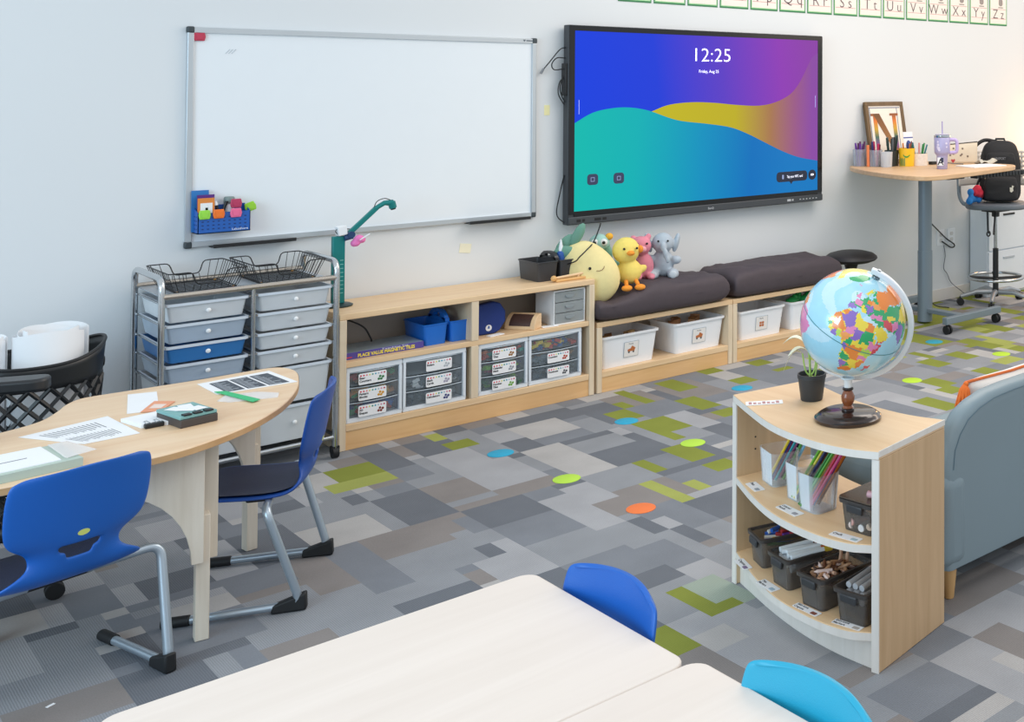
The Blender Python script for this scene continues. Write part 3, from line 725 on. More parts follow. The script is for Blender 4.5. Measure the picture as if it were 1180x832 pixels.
obj('arm', ar, TEAL, dc, bevel=.003)
hd = MB(); hd.tube([(.160, -.008, .443), (.20, -.010, .466), (.238, -.012, .464)], [.011, .012, .016], 10).cyl((.232, -.012, .470), (.240, -.012, .440), .017)
obj('camera_head', hd, TEAL, dc)
obj('lens', MB().cyl((.2395, -.012, .4405), (.2415, -.012, .433), .012), BLACK, dc)
obj('wire', MB().tube(catmull([(.0, -.005, .328), (-.015, -.008, .35), (.0, -.008, .362), (.045, -.010, .356)], 8), .002, 6), BLACK, dc)
obj('wire', MB().tube(catmull([(.15, -.012, .44), (.165, -.012, .475), (.20, -.012, .488), (.235, -.012, .475)], 8), .002, 6), BLACK, dc)
obj('white_band', MB().box(.040, .080, -.022, .018, .325, .368, Ry(-8)), WHITE, dc, bevel=.003)
pk = MB()
for k in range(9): pk.ball((.0 + random.uniform(-.022,.022), random.uniform(-.008,.008), random.uniform(-.016,.016)), .017, 10)
o = tag(obj('pink_fluffy_bow', pk, mat('hot pink', 'F07FC0', .7, 0, .1, 60), loc=(2.105, 5.63, TZ+.300), remesh=.004), 'hot pink scrunched bow hanging on the teal camera hinge', 'bow')
obj('white_stick', MB().cyl((.0, -.02, .004), (.045, -.022, .030), .003), WHITE, o)

# ------------------------------------------------------------------ benches, cushions, bins
open_unit('storage_bench', 'low maple storage bench with the plush toys on its cushion', 'bench', 3.240, 4.130, .378, [], [], .112, .085)
open_unit('storage_bench', 'low maple storage bench next to the black stool, under the right cushion', 'bench', 4.134, 5.000, .378, [], [], .112, .085)
CUSH = mat('cushion fabric', '4C4349', .75, 0, .08, 30, .25, 500)
def cushion(lb, x0, x1, y0, y1, z0, h, seed, dip=0):
    nx, ny = 40, 22; g = MB(); w = x1-x0; d = y1-y0
    def pt(u, v, s):
        e = (max(0, 1-abs(u)**14) * max(0, 1-abs(v)**8)) ** .30
        x = u*w/2*(1 + .03*(1-v*v)); y = v*d/2*(1 + .03*(1-u*u))
        n = mnoise.noise(Vector((x*7+seed, y*10, s*3))) * .012 + mnoise.noise(Vector((x*22+seed, y*16, s*5))) * .005
        zz = h/2 + (s*h/2*e*(1 + .06*math.cos(u*2)) if s > 0 else -h/2*e)
        if s > 0: zz += n*min(1, e*1.6) * 1.5 - dip*math.exp(-((x+.33)/.15)**2)*e
        return Vector((x + n*.5, y + n*.5, zz))
    for s in (1, -1):
        g.sheet([[pt(math.sin((-1+2*i/nx)*PI/2), math.sin((-1+2*j/ny)*PI/2), s) for i in range(nx+1)] for j in range(ny+1)])
    bmesh.ops.remove_doubles(g.bm, verts=g.bm.verts, dist=.004)
    o = obj('bench_cushion', g, CUSH, loc=((x0+x1)/2, (y0+y1)/2, z0), smooth=180)
    return tag(o, lb, 'cushion')
cushion('dark plum bench cushion with the plush toys sitting on it', 3.232, 4.085, 5.395, 5.80, .3785, .158, 1, .06)
cushion('dark plum bench cushion with nothing on it, right of the toys', 4.135, 4.985, 5.405, 5.80, .3785, .162, 9)
BIN = mat('white bin', 'F3F6FC', .4, 0, .02)
def bin_(lb, x0, x1, y, lx, pic, h=.172, d=.285):
    w = x1 - x0
    b = thing('storage_bin', lb, 'bin', ((x0+x1)/2, y + d/2, .1125))
    def rr(z, ins, k=0): return [Vector((a, c, z)) for a, c in rrect(w - 2*ins - 2*k, d - 2*ins - 2*k, .022, 4)]
    m_ = MB(); vs = m_.rings([rr(0, .024), rr(h, .006), rr(h, .006, .003), rr(.004, .024, .003)], cap=False); m_.face(vs[0][::-1]); m_.face(vs[-1])
    obj('tub', m_, BIN, b, smooth=50)
    r = MB(); r.rings([rr(h-.010, -.001), rr(h+.002, -.002), rr(h+.004, .004), rr(h, .008)], cap=False); obj('rim', r, BIN, b, smooth=60)
    if lx:
        lx -= (x0+x1)/2
        M = T(lx, -d/2 + .0175 - .018*(.085/h) + .004, .085) @ Rx(90 - math.degrees(math.atan(.018/h)) + 12)
        M = T(lx, -d/2 + .024 - .018*(.085/h) - .002, .085) @ Rx(90 + math.degrees(math.atan(.018/h)))
        l = obj('label', MB().prism(rrect(.092, .086, .002, 1), 0, .001, M), mat('label frame', 'AEB9C2', .6), b, smooth=0)
        obj('label_face', MB().prism(rrect(.086, .080, .002, 1), .001, .0014, M), mat('label pale', 'EDEBEA', .6), l, smooth=0)
        text('lettering', {'truck': 'Trucks', 'block': 'Blocks'}[pic], .011, INK, l, M @ T(-.018, .026, .0016))
        p_ = MB()
        if pic == 'truck': p_.prism([(-.022,-.012),(.02,-.012),(.026,.004),(.004,.018),(-.004,.004),(-.022,.0)], .0014, .0018, M)
        else:
            for a in (-.012, .006): 
                for c in (-.014, .002): p_.prism(rrect(.016, .014, .003), .0014, .0018, M @ T(a+.003, c, 0))
        obj('picture', p_, mat('picture orange', 'C0703F', .6), l, smooth=0)
        if pic == 'truck': obj('picture', MB().prism([(.006*math.cos(R(40*k))-.014, .006*math.sin(R(40*k))-.016) for k in range(9)], .0018, .0021, M).prism([(.006*math.cos(R(40*k))+.014, .006*math.sin(R(40*k))-.016) for k in range(9)], .0018, .0021, M), mat('picture dark', '55504C', .6), l, smooth=0)
    return b
bin_('white bin with truck label at the left end of the toy bench', 3.276, 3.640, 5.450, 3.467, 'truck')
bin_('white bin with truck label, right-hand one in the toy bench', 3.742, 4.096, 5.452, 3.916, 'truck')
bin_('white bin with wooden blocks label in the right bench', 4.196, 4.556, 5.452, 4.375, 'block')
bin_('white bin of green toys partly hidden behind the globe', 4.600, 4.955, 5.452, None, None)
random.seed(11)
for k in range(7):
    x = 3.33 + .045*k; o = obj('wooden_block', MB().box(-.03, .03, -.02, .02, -.016, .016), wood('warm wood', 'D9A868', 'E6BC80', 'x') if k % 2 else wood('dark block', 'A8744A', 'BC8858', 'x'), loc=(x, 5.52 + .05*(k % 3), .246), bevel=.002)
    o.rotation_euler = (R(random.uniform(-12, 12)), R(random.uniform(-12, 12)), R(random.uniform(0, 90))); tag(o, 'wooden block lying in the left white bin of the toy bench', 'block', 'wooden blocks in the left bin')
for k in range(6):
    x = 3.80 + .045*k; o = obj('wooden_block', MB().box(-.03, .03, -.02, .02, -.016, .016), wood('dark block', 'A8744A', 'BC8858', 'x'), loc=(x, 5.56 + .05*(k % 3), .262), bevel=.002)
    o.rotation_euler = (R(random.uniform(-12, 12)), R(random.uniform(-12, 12)), R(random.uniform(0, 90))); tag(o, 'brown block lying in the right white bin of the toy bench', 'block', 'brown blocks in the right bin')
for k in range(5):
    o = obj('green_toy', MB().ball((0,0,0), (.05,.035,.028), 12).ball((.03,.01,.02), .022, 10), mat('toy green', '1E9A50', .4), loc=(4.68 + .055*k, 5.54 + .03*(k % 2), .275 + .006*(k % 2)))
    tag(o, 'green plastic toy heaped in the bin behind the globe', 'toy', 'green toys in the rightmost bin')

# ------------------------------------------------------------------ plush toys
CZ = .532
PY = mat('plush pale yellow', 'F0E0A2', .95, 0, .05, 50, .4, 700); PYC = mat('plush chick yellow', 'F3DC76', .95, 0, .05, 50, .4, 700)
PTE = mat('plush teal', '7FB3A2', .95, 0, .05, 50, .4, 700); PLT = mat('plush pale aqua', 'A8D2CC', .95, 0, .05, 50, .4, 700)
PPK = mat('plush pink', 'E58FA2', .95, 0, .05, 50, .4, 700); PGR = mat('plush grey', 'B3BFCB', .95, 0, .05, 50, .4, 700)
POR = mat('plush orange', 'F29A38', .95, 0, .05, 50, .4, 700); BEAD = mat('black bead', '1A1512', .25)
lm = thing('plush_lemon', 'large pale yellow lemon shaped plush with green leaves', 'plush toy', (3.318, 5.512, .470))
M = Rz(-38) @ Ry(-25) @ Matrix.Scale(1.15, 4)
b_ = MB(); prof = [(.002,-.008),(.05,.0),(.092,.022),(.122,.062),(.135,.110),(.132,.155),(.118,.205),(.096,.250),(.070,.285),(.04,.305),(.002,.312)]
rs = []
for r, z in prof: rs.append([M @ Vector((r*math.cos(2*PI*k/28), r*.66*math.sin(2*PI*k/28), z)) for k in range(28)])
b_.rings(rs); obj('body', b_, PY, lm, sub=1, smooth=180)
def on_l(u, z):    # point on the front of the lemon
    import bisect
    for (r0, z0), (r1, z1) in zip(prof, prof[1:]):
        if z0 <= z <= z1: r = r0 + (r1-r0)*(z-z0)/(z1-z0)
    a = math.asin(max(-1, min(1, u/r))); return M @ Vector((u, -r*.66*math.cos(a)-.001, z))
for u in (.030, -.085): obj('eye', MB().ball(on_l(u, .175), (.0085,.006,.0085), 12), BEAD, lm)
obj('mouth', MB().tube([on_l(u, z) for u, z in ((.052,.152),(.062,.146),(.074,.144),(.085,.148),(.09,.155))], .0018, 6), mat('mouth thread', '8A6A50', .8), lm)
for k, (a, b, c, r3) in enumerate(((-.040,0,.322,(.060,.016,.028)), (.035,-.01,.338,(.060,.016,.024)), (-.05,-.03,.292,(.05,.016,.030)))):
    obj('leaf', MB().ball((0,0,0), r3, 14, M @ Ry((-25, -38, 20)[k])), mat('plush leaf', '6F9C8B', .95, 0, .06, 50, .3), lm, loc=M @ Vector((a, b, c)))

def plush(name, lb, loc, rotz, balls, m, vox=.0055):
    g = thing(name, lb, 'plush toy', loc, rotz); q = MB()
    for bb in balls:
        c, r = bb[0], bb[1]; q.ball(c, r, 16, bb[2] if len(bb) > 2 else None)
    obj('body', q, m, g, remesh=vox); return g
# facing -Y in local space
bd = plush('plush_bird', 'pale aqua plush bird peeking out behind the yellow chick', (3.470, 5.655, CZ), R(-30),
    [((0,.0,.06),(.065,.05,.075)), ((-.075,.0,.225),(.058,.052,.055)), ((-.03,.0,.15),(.028,.028,.075))], PTE)
for k, x in enumerate((-.10, -.052)):
    ey = obj('eye', MB().ball((x, -.046, .240), (.021,.010,.021), 16), WHITE, bd); obj('pupil', MB().ball((x, -.056, .240), (.009,.004,.009), 12), BEAD, ey)
obj('head_patch', MB().ball((-.075, -.004, .232), (.057,.051,.052), 18), PLT, bd)
obj('crest', MB().ball((-.022,-.01,.268), (.022,.02,.02), 12), mat('plush amber', 'EFB23E', .9, 0, .06, 50, .3), bd)
ck = plush('plush_chick', 'yellow plush chick with orange feet in the middle of the toys', (3.494, 5.530, CZ+.004), R(-18),
    [((0,0,.075),(.070,.060,.072)), ((-.02,-.005,.195),(.076,.072,.074)), ((-.075,.0,.095),(.036,.018,.022), Ry(35)), ((.072,0,.085),(.03,.018,.022), Ry(-35))], PYC)
obj('beak', MB().ball((-.012,-.080,.188), (.022,.020,.014), 14), POR, ck)
for x in (-.046, .024): obj('eye', MB().ball((x,-.071,.212), .007, 12), BEAD, ck)
obj('cheek_patch', MB().ball((.052,-.028,.200), (.018,.026,.022), 14), POR, ck)
for s in (-1, 1):
    obj('leg', MB().tube([(s*.028,-.04,.03),(s*.032,-.075,.008)], .011, 10), POR, ck); obj('foot', MB().ball((s*.036,-.096,.000), (.030,.026,.017), 14), POR, ck)
pg = plush('plush_pig', 'pink plush pig squeezed between the chick and the elephant', (3.668, 5.650, CZ), R(-30),
    [((0,0,.075),(.055,.05,.078)), ((-.02,-.01,.195),(.060,.052,.056)), ((-.062,-.0,.238),(.018,.012,.020)), ((.022,0,.245),(.018,.012,.020)), ((.035,-.05,.022),(.024,.05,.02)), ((-.035,-.05,.022),(.022,.045,.02))], PPK)
obj('snout', MB().ball((-.015,-.064,.182), (.024,.016,.019), 14), mat('plush light pink', 'F2AEBA', .9, 0, .05, 50, .3), pg)
for x in (-.042, .012): obj('eye', MB().ball((x,-.056,.212), .0065, 12), BEAD, pg)
el = plush('plush_elephant', 'blue-grey plush elephant at the right end of the toys', (3.785, 5.640, CZ-.004), R(-35),
    [((0,0,.085),(.066,.055,.082)), ((.0,-.015,.205),(.062,.058,.060)), ((-.082,.012,.205),(.018,.034,.062), Ry(-14)), ((.076,.014,.200),(.018,.034,.060), Ry(14)),
     ((.005,-.078,.185),(.020,.022,.030)), ((.018,-.094,.150),(.017,.018,.030)), ((.03,-.098,.118),(.014,.016,.024)),
     ((-.052,-.055,.030),(.034,.048,.032)), ((.060,-.055,.030),(.034,.048,.032)), ((-.075,-.025,.115),(.036,.028,.026)), ((.074,-.025,.105),(.034,.028,.026))], PGR)
for x in (-.024, .030): obj('eye', MB().ball((x,-.070,.222), .0062, 12), BEAD, el)
for s, y in ((-1, -.103), (1, -.103)): obj('foot_sole', MB().ball((.004+s*.056, y+.004, .032), (.022,.006,.022), 14), mat('plush pale grey', 'CBD4DC', .9, 0, .04, 50, .3), el)

# ------------------------------------------------------------------ rolling drawer cart
ct = thing('drawer_cart', 'chrome rolling cart with twelve frosted plastic drawers', 'cart', (1.595, 5.575, 0))
hx, hy = .325, .205
for s in (-1, 1):
    p_ = rpath([(s*hx,-hy,.045),(s*hx,-hy,.868),(s*hx,hy,.868),(s*hx,hy,.045)], .055, 6)
    obj('side_frame', MB().tube(p_, .0125, 12), CHROME, ct)
for q in (-hy, hy): obj('middle_post', MB().tube([(0,q,.085),(0,q,.79)], .0085, 10), CHROME, ct)
for q in (-hy, hy): obj('top_rail', MB().tube([(-hx,q,.795),(hx,q,.795)], .012, 12), mat('warm chrome', 'C6BCB0', .2, .95, .03), ct)
for q in (-hy, hy): obj('bottom_rail', MB().tube([(-hx,q,.092),(hx,q,.092)], .010, 12), CHROME, ct)
for q in (-hx, hx): obj('side_rail', MB().tube([(q,-hy,.10),(q,hy,.10)], .008, 8), CHROME, ct)
obj('top_sheet', MB().box(-hx+.012, hx-.012, -hy+.01, hy-.01, .786, .790), clear('grey sheet', 'AEB8C2', .6, .2), ct, smooth=0)
for sx in (-1, 1):
    for sy in (-1, 1):
        w_ = obj('caster', MB().cyl((sx*hx-.012, sy*hy, .024), (sx*hx+.012, sy*hy, .024), .0235, seg=18).box(sx*hx-.016, sx*hx+.016, sy*hy-.012, sy*hy+.016, .026, .052), RUBBER, ct)
FRO = clear('frosted drawer', 'F2F7FC', .62, .3); FBL = clear('blue filled drawer', '3F8AD2', .72, .3); FBL2 = clear('bluish drawer', 'CFE0F2', .56, .3)
KNOB = mat('white knob', 'F3F5F7', .25)
rims = [.758, .673, .588, .511, .430, .265]; hts = [.073, .073, .066, .070, .150, .150]
for ci, cx in enumerate((-.163, .163)):
    for i, (z, h) in enumerate(zip(rims, hts)):
        m_ = FBL if (ci == 0 and i == 2) else (FBL2 if (ci == 0 and i in (1, 3)) else FRO)
        hw = .146
        def rr(zz, ins, y_ins, k=0): return [Vector((cx + a, b, zz)) for a, b in rrect(2*(hw-ins-k), 2*(hy-.004-y_ins-k), .012, 3)]
        d = MB(); vs = d.rings([rr(z-h, .016, .014), rr(z, .004, .002), rr(z, .004, .002, .002), rr(z-h+.003, .016, .014, .002)], cap=False)
        d.face(vs[0][::-1]); d.face(vs[-1])
        dr = obj('drawer', d, m_, ct, smooth=50)
        rm = MB(); rm.rings([rr(z-.006, -.003, -.004), rr(z+.005, -.003, -.004), rr(z+.005, .005, .004), rr(z-.006, .005, .004)], cap=False)
        obj('rim', rm, mat('drawer rim', 'D3DCE6', .3, 0, .02), dr, smooth=40)
        yf = -hy + .0065
        obj('knob', MB().lathe([(.004,0),(.005,.006),(.0085,.009),(.0092,.013),(.006,.016),(0,.017)], 16, T(cx, yf+.004, z-h*.48) @ Rx(90)), KNOB, dr)
        for s in (-1, 1): obj('runner', MB().tube([(cx+s*.150, -hy, z+.001), (cx+s*.150, hy, z+.001)], .0042, 8), CHROME, ct)
def wire_tray(lb, cx, rz=0):
    t_ = thing('wire_letter_tray', lb, 'letter tray', (cx, 5.585, .792), rz)
    a, b, H = .112, .140, .086; A, B = .142, .172
    pr = rpath([(-A,-B,H),(-A*.42,-B,H),(-A*.30,-B*.94,.034),(A*.36,-B*.94,.034),(A*.48,-B,H),(A,-B,H),(A,B,H),(A*.48,B,H),(A*.36,B*.94,.034),(-A*.30,B*.94,.034),(-A*.42,B,H),(-A,B,H)], .016, 3, True)
    obj('rim_wire', MB().tube(pr, .0026, 6, True), BLACK, t_)
    obj('base_wire', MB().tube(rpath([(-a,-b,.004),(a,-b,.004),(a,b,.004),(-a,b,.004)], .02, 3, True), .0026, 6, True), BLACK, t_)
    g_ = MB()
    for k in range(11):
        y = -b + 2*b*(k+.5)/11; yy = y*B/b
        g_.tube(rpath([(-A,yy,H),(-a,y,.003),(a,y,.003),(A,yy,H)], .012, 2), .0014, 5)
    for k in range(9):
        x = -a + 2*a*(k+.5)/9
        lo = abs(x) < A*.40; xx = x*A/a
        hz = .034 if lo else H; f = .94 if lo else 1
        g_.tube([(x if lo else xx,-B*f,hz),(x,-b,.003),(x,b,.003),(x if lo else xx,B*f,hz)], .0014, 5)
    for k in range(1, 3): g_.tube([(-A+(A-a)*(1-k/3), -B*.99, H*k/3), (-A+(A-a)*(1-k/3), B*.99, H*k/3)], .0012, 5)
    obj('mesh_wire', g_, BLACK, t_)
    ft = MB()
    for sx in (-1, 1):
        for sy in (-1, 1): ft.cyl((sx*a*.9, sy*b*.9, -.0015), (sx*a*.9, sy*b*.9, .006), .005, seg=8)
    obj('foot', ft, mat('tan foot', 'C08A3A', .5), t_)
wire_tray('black wire letter tray on the left half of the chrome cart', 1.445)
wire_tray('black wire letter tray on the right half of the chrome cart', 1.752)
# ------------------------------------------------------------------ kidney table
KH = .60
half = [(.55,3.80),(.74,3.788),(.901,3.794),(1.02,3.837),(1.164,3.937),(1.302,4.094),(1.406,4.279),(1.468,4.45),(1.492,4.56),(1.482,4.635),(1.445,4.672),(1.36,4.676),(1.233,4.672),(1.042,4.682),(.92,4.690),(.872,4.676),(.832,4.625),(.795,4.547),(.735,4.457),(.638,4.405),(.55,4.395)]
def sm2(p, n=5): return [(v.x, v.y) for v in catmull([(a, b, 0) for a, b in p], n)]
hs = sm2(half); ox, oy = .55, 4.2
outl = [(x - ox, y - oy) for x, y in hs] + [(2*.55 - x - ox, y - oy) for x, y in hs[::-1][1:-1]]
kt = thing('activity_table', 'horseshoe maple activity table covered with papers at the left', 'table', (ox, oy, 0))
KTOP = wood('table maple', 'E6C39C', 'F0D4B2', 'x', .4, .7)
obj('table_top', MB().prism(outl, KH-.024, KH), [KTOP], kt, bevel=.004)
obj('table_edge', MB().sheet([[Vector((x*1.0012, y*1.0012, KH-.021)) for x, y in outl + outl[:1]], [Vector((x*1.0012, y*1.0012, KH-.004)) for x, y in outl + outl[:1]]]), wood('tan edge band', 'C99D6C', 'D9B080', 'x'), kt, smooth=180)
PALE = wood('pale birch', 'D9CDBB', 'E8DECF', 'z')
def arch(w, h, tip):
    """arched apron: full width at the top, narrow tips below."""
    return [(0, 0), (tip, 0)] + [(w - (w-tip)*math.cos(R(10*k)), (h-.10)*math.sin(R(10*k))) for k in range(1, 10)] + [(w, h), (0, h)]
def ktleg(x, y, ang, aw=.24, ah=.34):
    """adjustable leg: lower post, upper board, arched apron; ang is the apron direction."""
    L_ = obj('leg', MB().box(-.018, .018, -.020, .020, .001, .37), PALE, kt, loc=(x-ox, y-oy, 0), rotz=ang, bevel=.002)
    M = basis((.0, .0205, KH-.0245-ah), Vector((1, 0, 0)), Vector((0, 0, 1)), Vector((0, 1, 0)))
    obj('arched_apron', MB().prism(arch(aw, ah, .03), 0, .018, M), PALE, L_, bevel=.0015)
    obj('back_board', MB().box(-.042, -.004, -.062, -.0205, .225, KH-.0245), PALE, L_, bevel=.002)
ktleg(1.035, 3.915, R(172)); ktleg(1.345, 4.540, R(186), .20)
ktleg(.065, 3.915, R(8)); ktleg(-.245, 4.540, R(-6), .20)

# papers on the kidney table
def sheet_(name, lb, cat, corners, z, m, th=.0012, parent_marks=None):
    cxm = sum(c[0] for c in corners)/len(corners); cym = sum(c[1] for c in corners)/len(corners)
    o = obj(name, MB().prism([(a-cxm, b-cym) for a, b in corners], 0, th), m, loc=(cxm, cym, z), smooth=0)
    return tag(o, lb, cat), cxm, cym
def bil(c, u, v):
    (a, b, c2, d) = [Vector((*q, 0)) for q in c]
    return a*(1-u)*(1-v) + b*u*(1-v) + c2*u*v + d*(1-u)*v
def marks(o, c, cx, cy, quads, th, m, name='printed_text'):
    k = MB()
    for u0, u1, v0, v1 in quads:
        k.flat([bil(c, u, v) + Vector((-cx, -cy, th)) for u, v in ((u0,v0),(u1,v0),(u1,v1),(u0,v1))])
    return obj(name, k, m, o, smooth=0)
Z0 = KH + .0004
c = [(.665,4.300),(.780,4.075),(.915,4.080),(.893,4.365)]
o, cx, cy = sheet_('worksheet', 'white worksheet with columns of small print near the table front', 'paper', c, Z0, PAPER)
q = [(.15 + .0*k, .15 + random.uniform(.25,.32), .12+.05*k, .135+.05*k) for k in range(14)] + [(.58, .58+random.uniform(.25,.32), .12+.05*k, .135+.05*k) for k in range(14)]
c2 = [c[3], c[0], c[1], c[2]]
marks(o, c, cx, cy, q, .0016, GREYINK)
c = [(.56,3.80),(.735,3.850),(.72,4.050),(.40,4.03),(.36,3.82)]
bd_, cx, cy = sheet_('binder', 'thick pale binder at the left edge of the activity table', 'binder', [(.40,3.815),(.735,3.852),(.715,4.052),(.38,4.03)], Z0, mat('binder green edge', 'B9C9BE', .5), .022)
obj('cover_sheet', MB().prism([(a-cx, b-cy) for a, b in [(.385,3.835),(.69,3.868),(.675,4.05),(.37,4.03)]], .022, .024), PAPER, bd_, smooth=0)
obj('printed_text', MB().prism([(a-cx, b-cy) for a, b in [(.50,3.935),(.63,3.948),(.63,3.954),(.50,3.941)]], .0240, .0243), GREYINK, bd_, smooth=0)
o, cx, cy = sheet_('clear_sleeve', 'clear plastic sleeve sticking out from the binder', 'sleeve', [(.70,3.868),(.775,3.90),(.735,4.055),(.69,4.05)], Z0 + .0246, clear('clear sleeve', 'FFFFFF', .16, .3), .0002)
o.location.z = Z0 + .0247
o, cx, cy = sheet_('note_paper', 'blank white square paper left of the orange card', 'paper', [(.940,4.350),(1.020,4.325),(1.075,4.590),(1.000,4.620)], Z0, PAPER)
c = [(.972,4.335),(1.018,4.302),(1.082,4.400),(1.036,4.452)]
o, cx, cy = sheet_('orange_card', 'orange and white card tucked behind the teal box', 'card', c, Z0 + .0014, mat('orange card', 'EBA27E', .6))
marks(o, c, cx, cy, [(.2,.8,.3,.7)], .0015, mat('card white', 'F0DDD2', .6), 'white_panel')
c = [(.905,4.258),(.930,4.135),(.995,4.118),(1.008,4.275)]
o, cx, cy = sheet_('card_stack', 'stack of white cards held by a black binder clip', 'cards', c, Z0 + .0016, PAPER, .011)
o.location.z = Z0
obj('binder_clip', MB().box(.935-cx, .985-cx, 4.114-cy, 4.134-cy, .0, .0135, None), BLACK, o, bevel=.003)
k = MB()
for x in (.947, .972): k.tube([(x-cx-.006, 4.12-cy, .013), (x-cx-.004, 4.165-cy, .0125), (x-cx+.004, 4.165-cy, .0125), (x-cx+.006, 4.12-cy, .013)], .0012, 5)
obj('clip_wire', k, CHROME, o)
tb = thing('card_box', 'small teal box with dark sides and pale papers on top', 'box', (1.046, 4.132, Z0), R(9))
obj('box_body', MB().box(-.052, .052, -.085, .075, 0, .024), mat('box dark brown', '4A4442', .5, 0, .06), tb, bevel=.002)
obj('lid', MB().box(-.052, .052, -.080, .078, .0242, .034), mat('box teal', '7DAFAE', .5, 0, .05), tb, bevel=.002)
k = MB()
for i, (x, y, rz) in enumerate(((-.018,.03,20),(.012,.035,-12),(.0,-.01,35),(.022,-.02,8))): k.box(-.018, .018, -.025, .025, .0345+.0006*i, .0350+.0006*i, T(x, y, 0) @ Rz(rz))
obj('paper_slips', k, PAPER, tb, smooth=0)
k = MB()
for x in (-.03, .0, .03): k.box(x-.011, x+.011, -.082, -.062, .0345, .0385)
obj('black_tab', k, BLACK, tb, smooth=0)
c = [(1.200,4.395),(1.440,4.375),(1.425,4.620),(1.195,4.600)]
o, cx, cy = sheet_('word_chart', 'white sheet with three dark printed panels near the table tip', 'paper', c, Z0, PAPER)
marks(o, c, cx, cy, [(.12,.36,.06,.86),(.39,.63,.06,.86),(.66,.92,.06,.86)], .0015, mat('chart panel', '4E5660', .7, 0, .6, 120), 'dark_panel')
q = []
for c0 in (.12, .39, .66): q += [(c0+.02, c0+random.uniform(.1,.22), .10+.075*k, .125+.075*k) for k in range(10)]
marks(o, c, cx, cy, q, .0018, mat('chart print', 'B9C0C8', .7), 'printed_text')
o, cx, cy = sheet_('clear_bag', 'crumpled clear plastic bag under the green strip', 'bag', [(1.175,4.30),(1.20,4.255),(1.325,4.205),(1.345,4.26),(1.30,4.33),(1.215,4.36)], Z0 + .0014, clear('clear bag', 'FFFFFF', .22, .3), .003)
o.location.z = Z0
o, cx, cy = sheet_('green_strip', 'bright green folded strip lying on the clear bag', 'strip', [(1.20,4.425),(1.228,4.405),(1.272,4.205),(1.246,4.190)], Z0 + .0036, mat('strip green', '2FC07A', .4, 0, .04), .002)

# ------------------------------------------------------------------ school chairs
prof_c = [(.172,.300,.150),(.182,.318,.160),(.172,.334,.168),(.13,.341,.174),(.06,.337,.178),(-.02,.332,.178),(-.085,.334,.177),(-.122,.342,.171),(-.144,.362,.146),(-.153,.385,.110),
          (-.160,.406,.104),(-.166,.424,.106),(-.171,.442,.116),(-.176,.460,.146),(-.181,.482,.162),(-.188,.520,.168),(-.197,.570,.169),(-.205,.610,.167),(-.211,.636,.160),(-.213,.648,.144),(-.213,.651,.134)]
NU = 14
def chair(lb, loc, rotz, shellm, pad=True, group='moulded school chairs'):
    g = thing('school_chair', lb, 'chair', loc, rotz, group)
    m = MB(); rows = []
    for k, (y, z, w_) in enumerate(prof_c):
        back = max(0, min(1, (z - .36) / .06)) if k > 7 else 0
        row = []
        for i in range(NU + 1):
            u = -1 + 2*i/NU
            yy = y + back * .034 * u*u; zz = z + (1-back) * .012 * (abs(u)**3) - (.012*u*u if k >= len(prof_c)-2 else 0)
            if k == 0: zz -= .0
            row.append(m.bm.verts.new((u*w_, yy, zz)))
        rows.append(row)
    for k in range(len(rows)-1):
        for i in range(NU):
            if (k == 11 and 4 <= i <= 9) or (k == 10 and 5 <= i <= 8): continue            # hand hold
            m.face([rows[k][i], rows[k][i+1], rows[k+1][i+1], rows[k+1][i]])
    o = obj('shell', m, shellm, g, smooth=180, solid=.011, sub=2)
    if pad:  # textured blue seat; the shade on it is painted as a navy sheet
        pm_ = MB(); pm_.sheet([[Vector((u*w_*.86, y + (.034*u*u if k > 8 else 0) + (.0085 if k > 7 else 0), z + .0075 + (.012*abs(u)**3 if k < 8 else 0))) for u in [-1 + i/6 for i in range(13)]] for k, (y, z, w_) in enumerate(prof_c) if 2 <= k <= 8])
        obj('seat_shade_texture', pm_, mat('textured navy shade', '333E5C', .5, 0, .2, 160, .3, 500), g, smooth=180, sub=1)
    M = T(0, -.1800, .470) @ Rx(90 + 12)
    obj('badge', MB().prism([(.014*math.cos(R(15*q)), .0085*math.sin(R(15*q))) for q in range(24)], -.004, .0036, M), mat('badge', 'D8E27A', .4), g, smooth=0)
    TUBE = mat('chair tube silver', 'AEBBC6', .3, .65, .03)
    for s in (-1, 1):
        pth = rpath([(s*.07,-.05,.322),(s*.245,-.070,.330),(s*.222,-.165,.020),(s*.230,.19,.016)], .040, 7)
        fr_ = obj('frame_tube', MB().tube(pth, .0125, 12), TUBE, g)
        obj('heel_cap', MB().hexa([Vector(q) for q in ((s*.219-.016,-.182,.001),(s*.219+.016,-.182,.001),(s*.223+.016,-.085,.001),(s*.223-.016,-.085,.001),(s*.218-.016,-.180,.055),(s*.218+.016,-.180,.055),(s*.223+.013,-.085,.026),(s*.223-.013,-.085,.026))]), RUBBER, fr_, bevel=.006)
        obj('toe_cap', MB().cyl((s*.2287,.130,.0165),(s*.2302,.205,.0165),.0158,seg=16), RUBBER, fr_, bevel=.003)
    obj('under_bracket', MB().box(-.09, .09, -.05, .02, .306, .326), RUBBER, g, bevel=.006)
    return g
SB1 = mat('chair blue', '0F5DB8', .38, 0, .05, 6, .12, 420); SB2 = mat('chair deep blue', '104A9E', .4, 0, .05, 6, .12, 420); STQ = mat('chair turquoise', '1FA3C6', .38, 0, .05, 6, .12, 420)
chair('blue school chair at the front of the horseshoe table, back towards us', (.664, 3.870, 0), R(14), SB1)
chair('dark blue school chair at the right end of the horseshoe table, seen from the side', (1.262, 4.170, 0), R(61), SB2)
chair('blue school chair tucked under the pale rectangular tables', (1.068, 2.030, 0), R(90), SB1, False)
chair('turquoise school chair at the bottom edge, beyond the pale tables', (1.068, 1.430, 0), R(90), STQ, False)

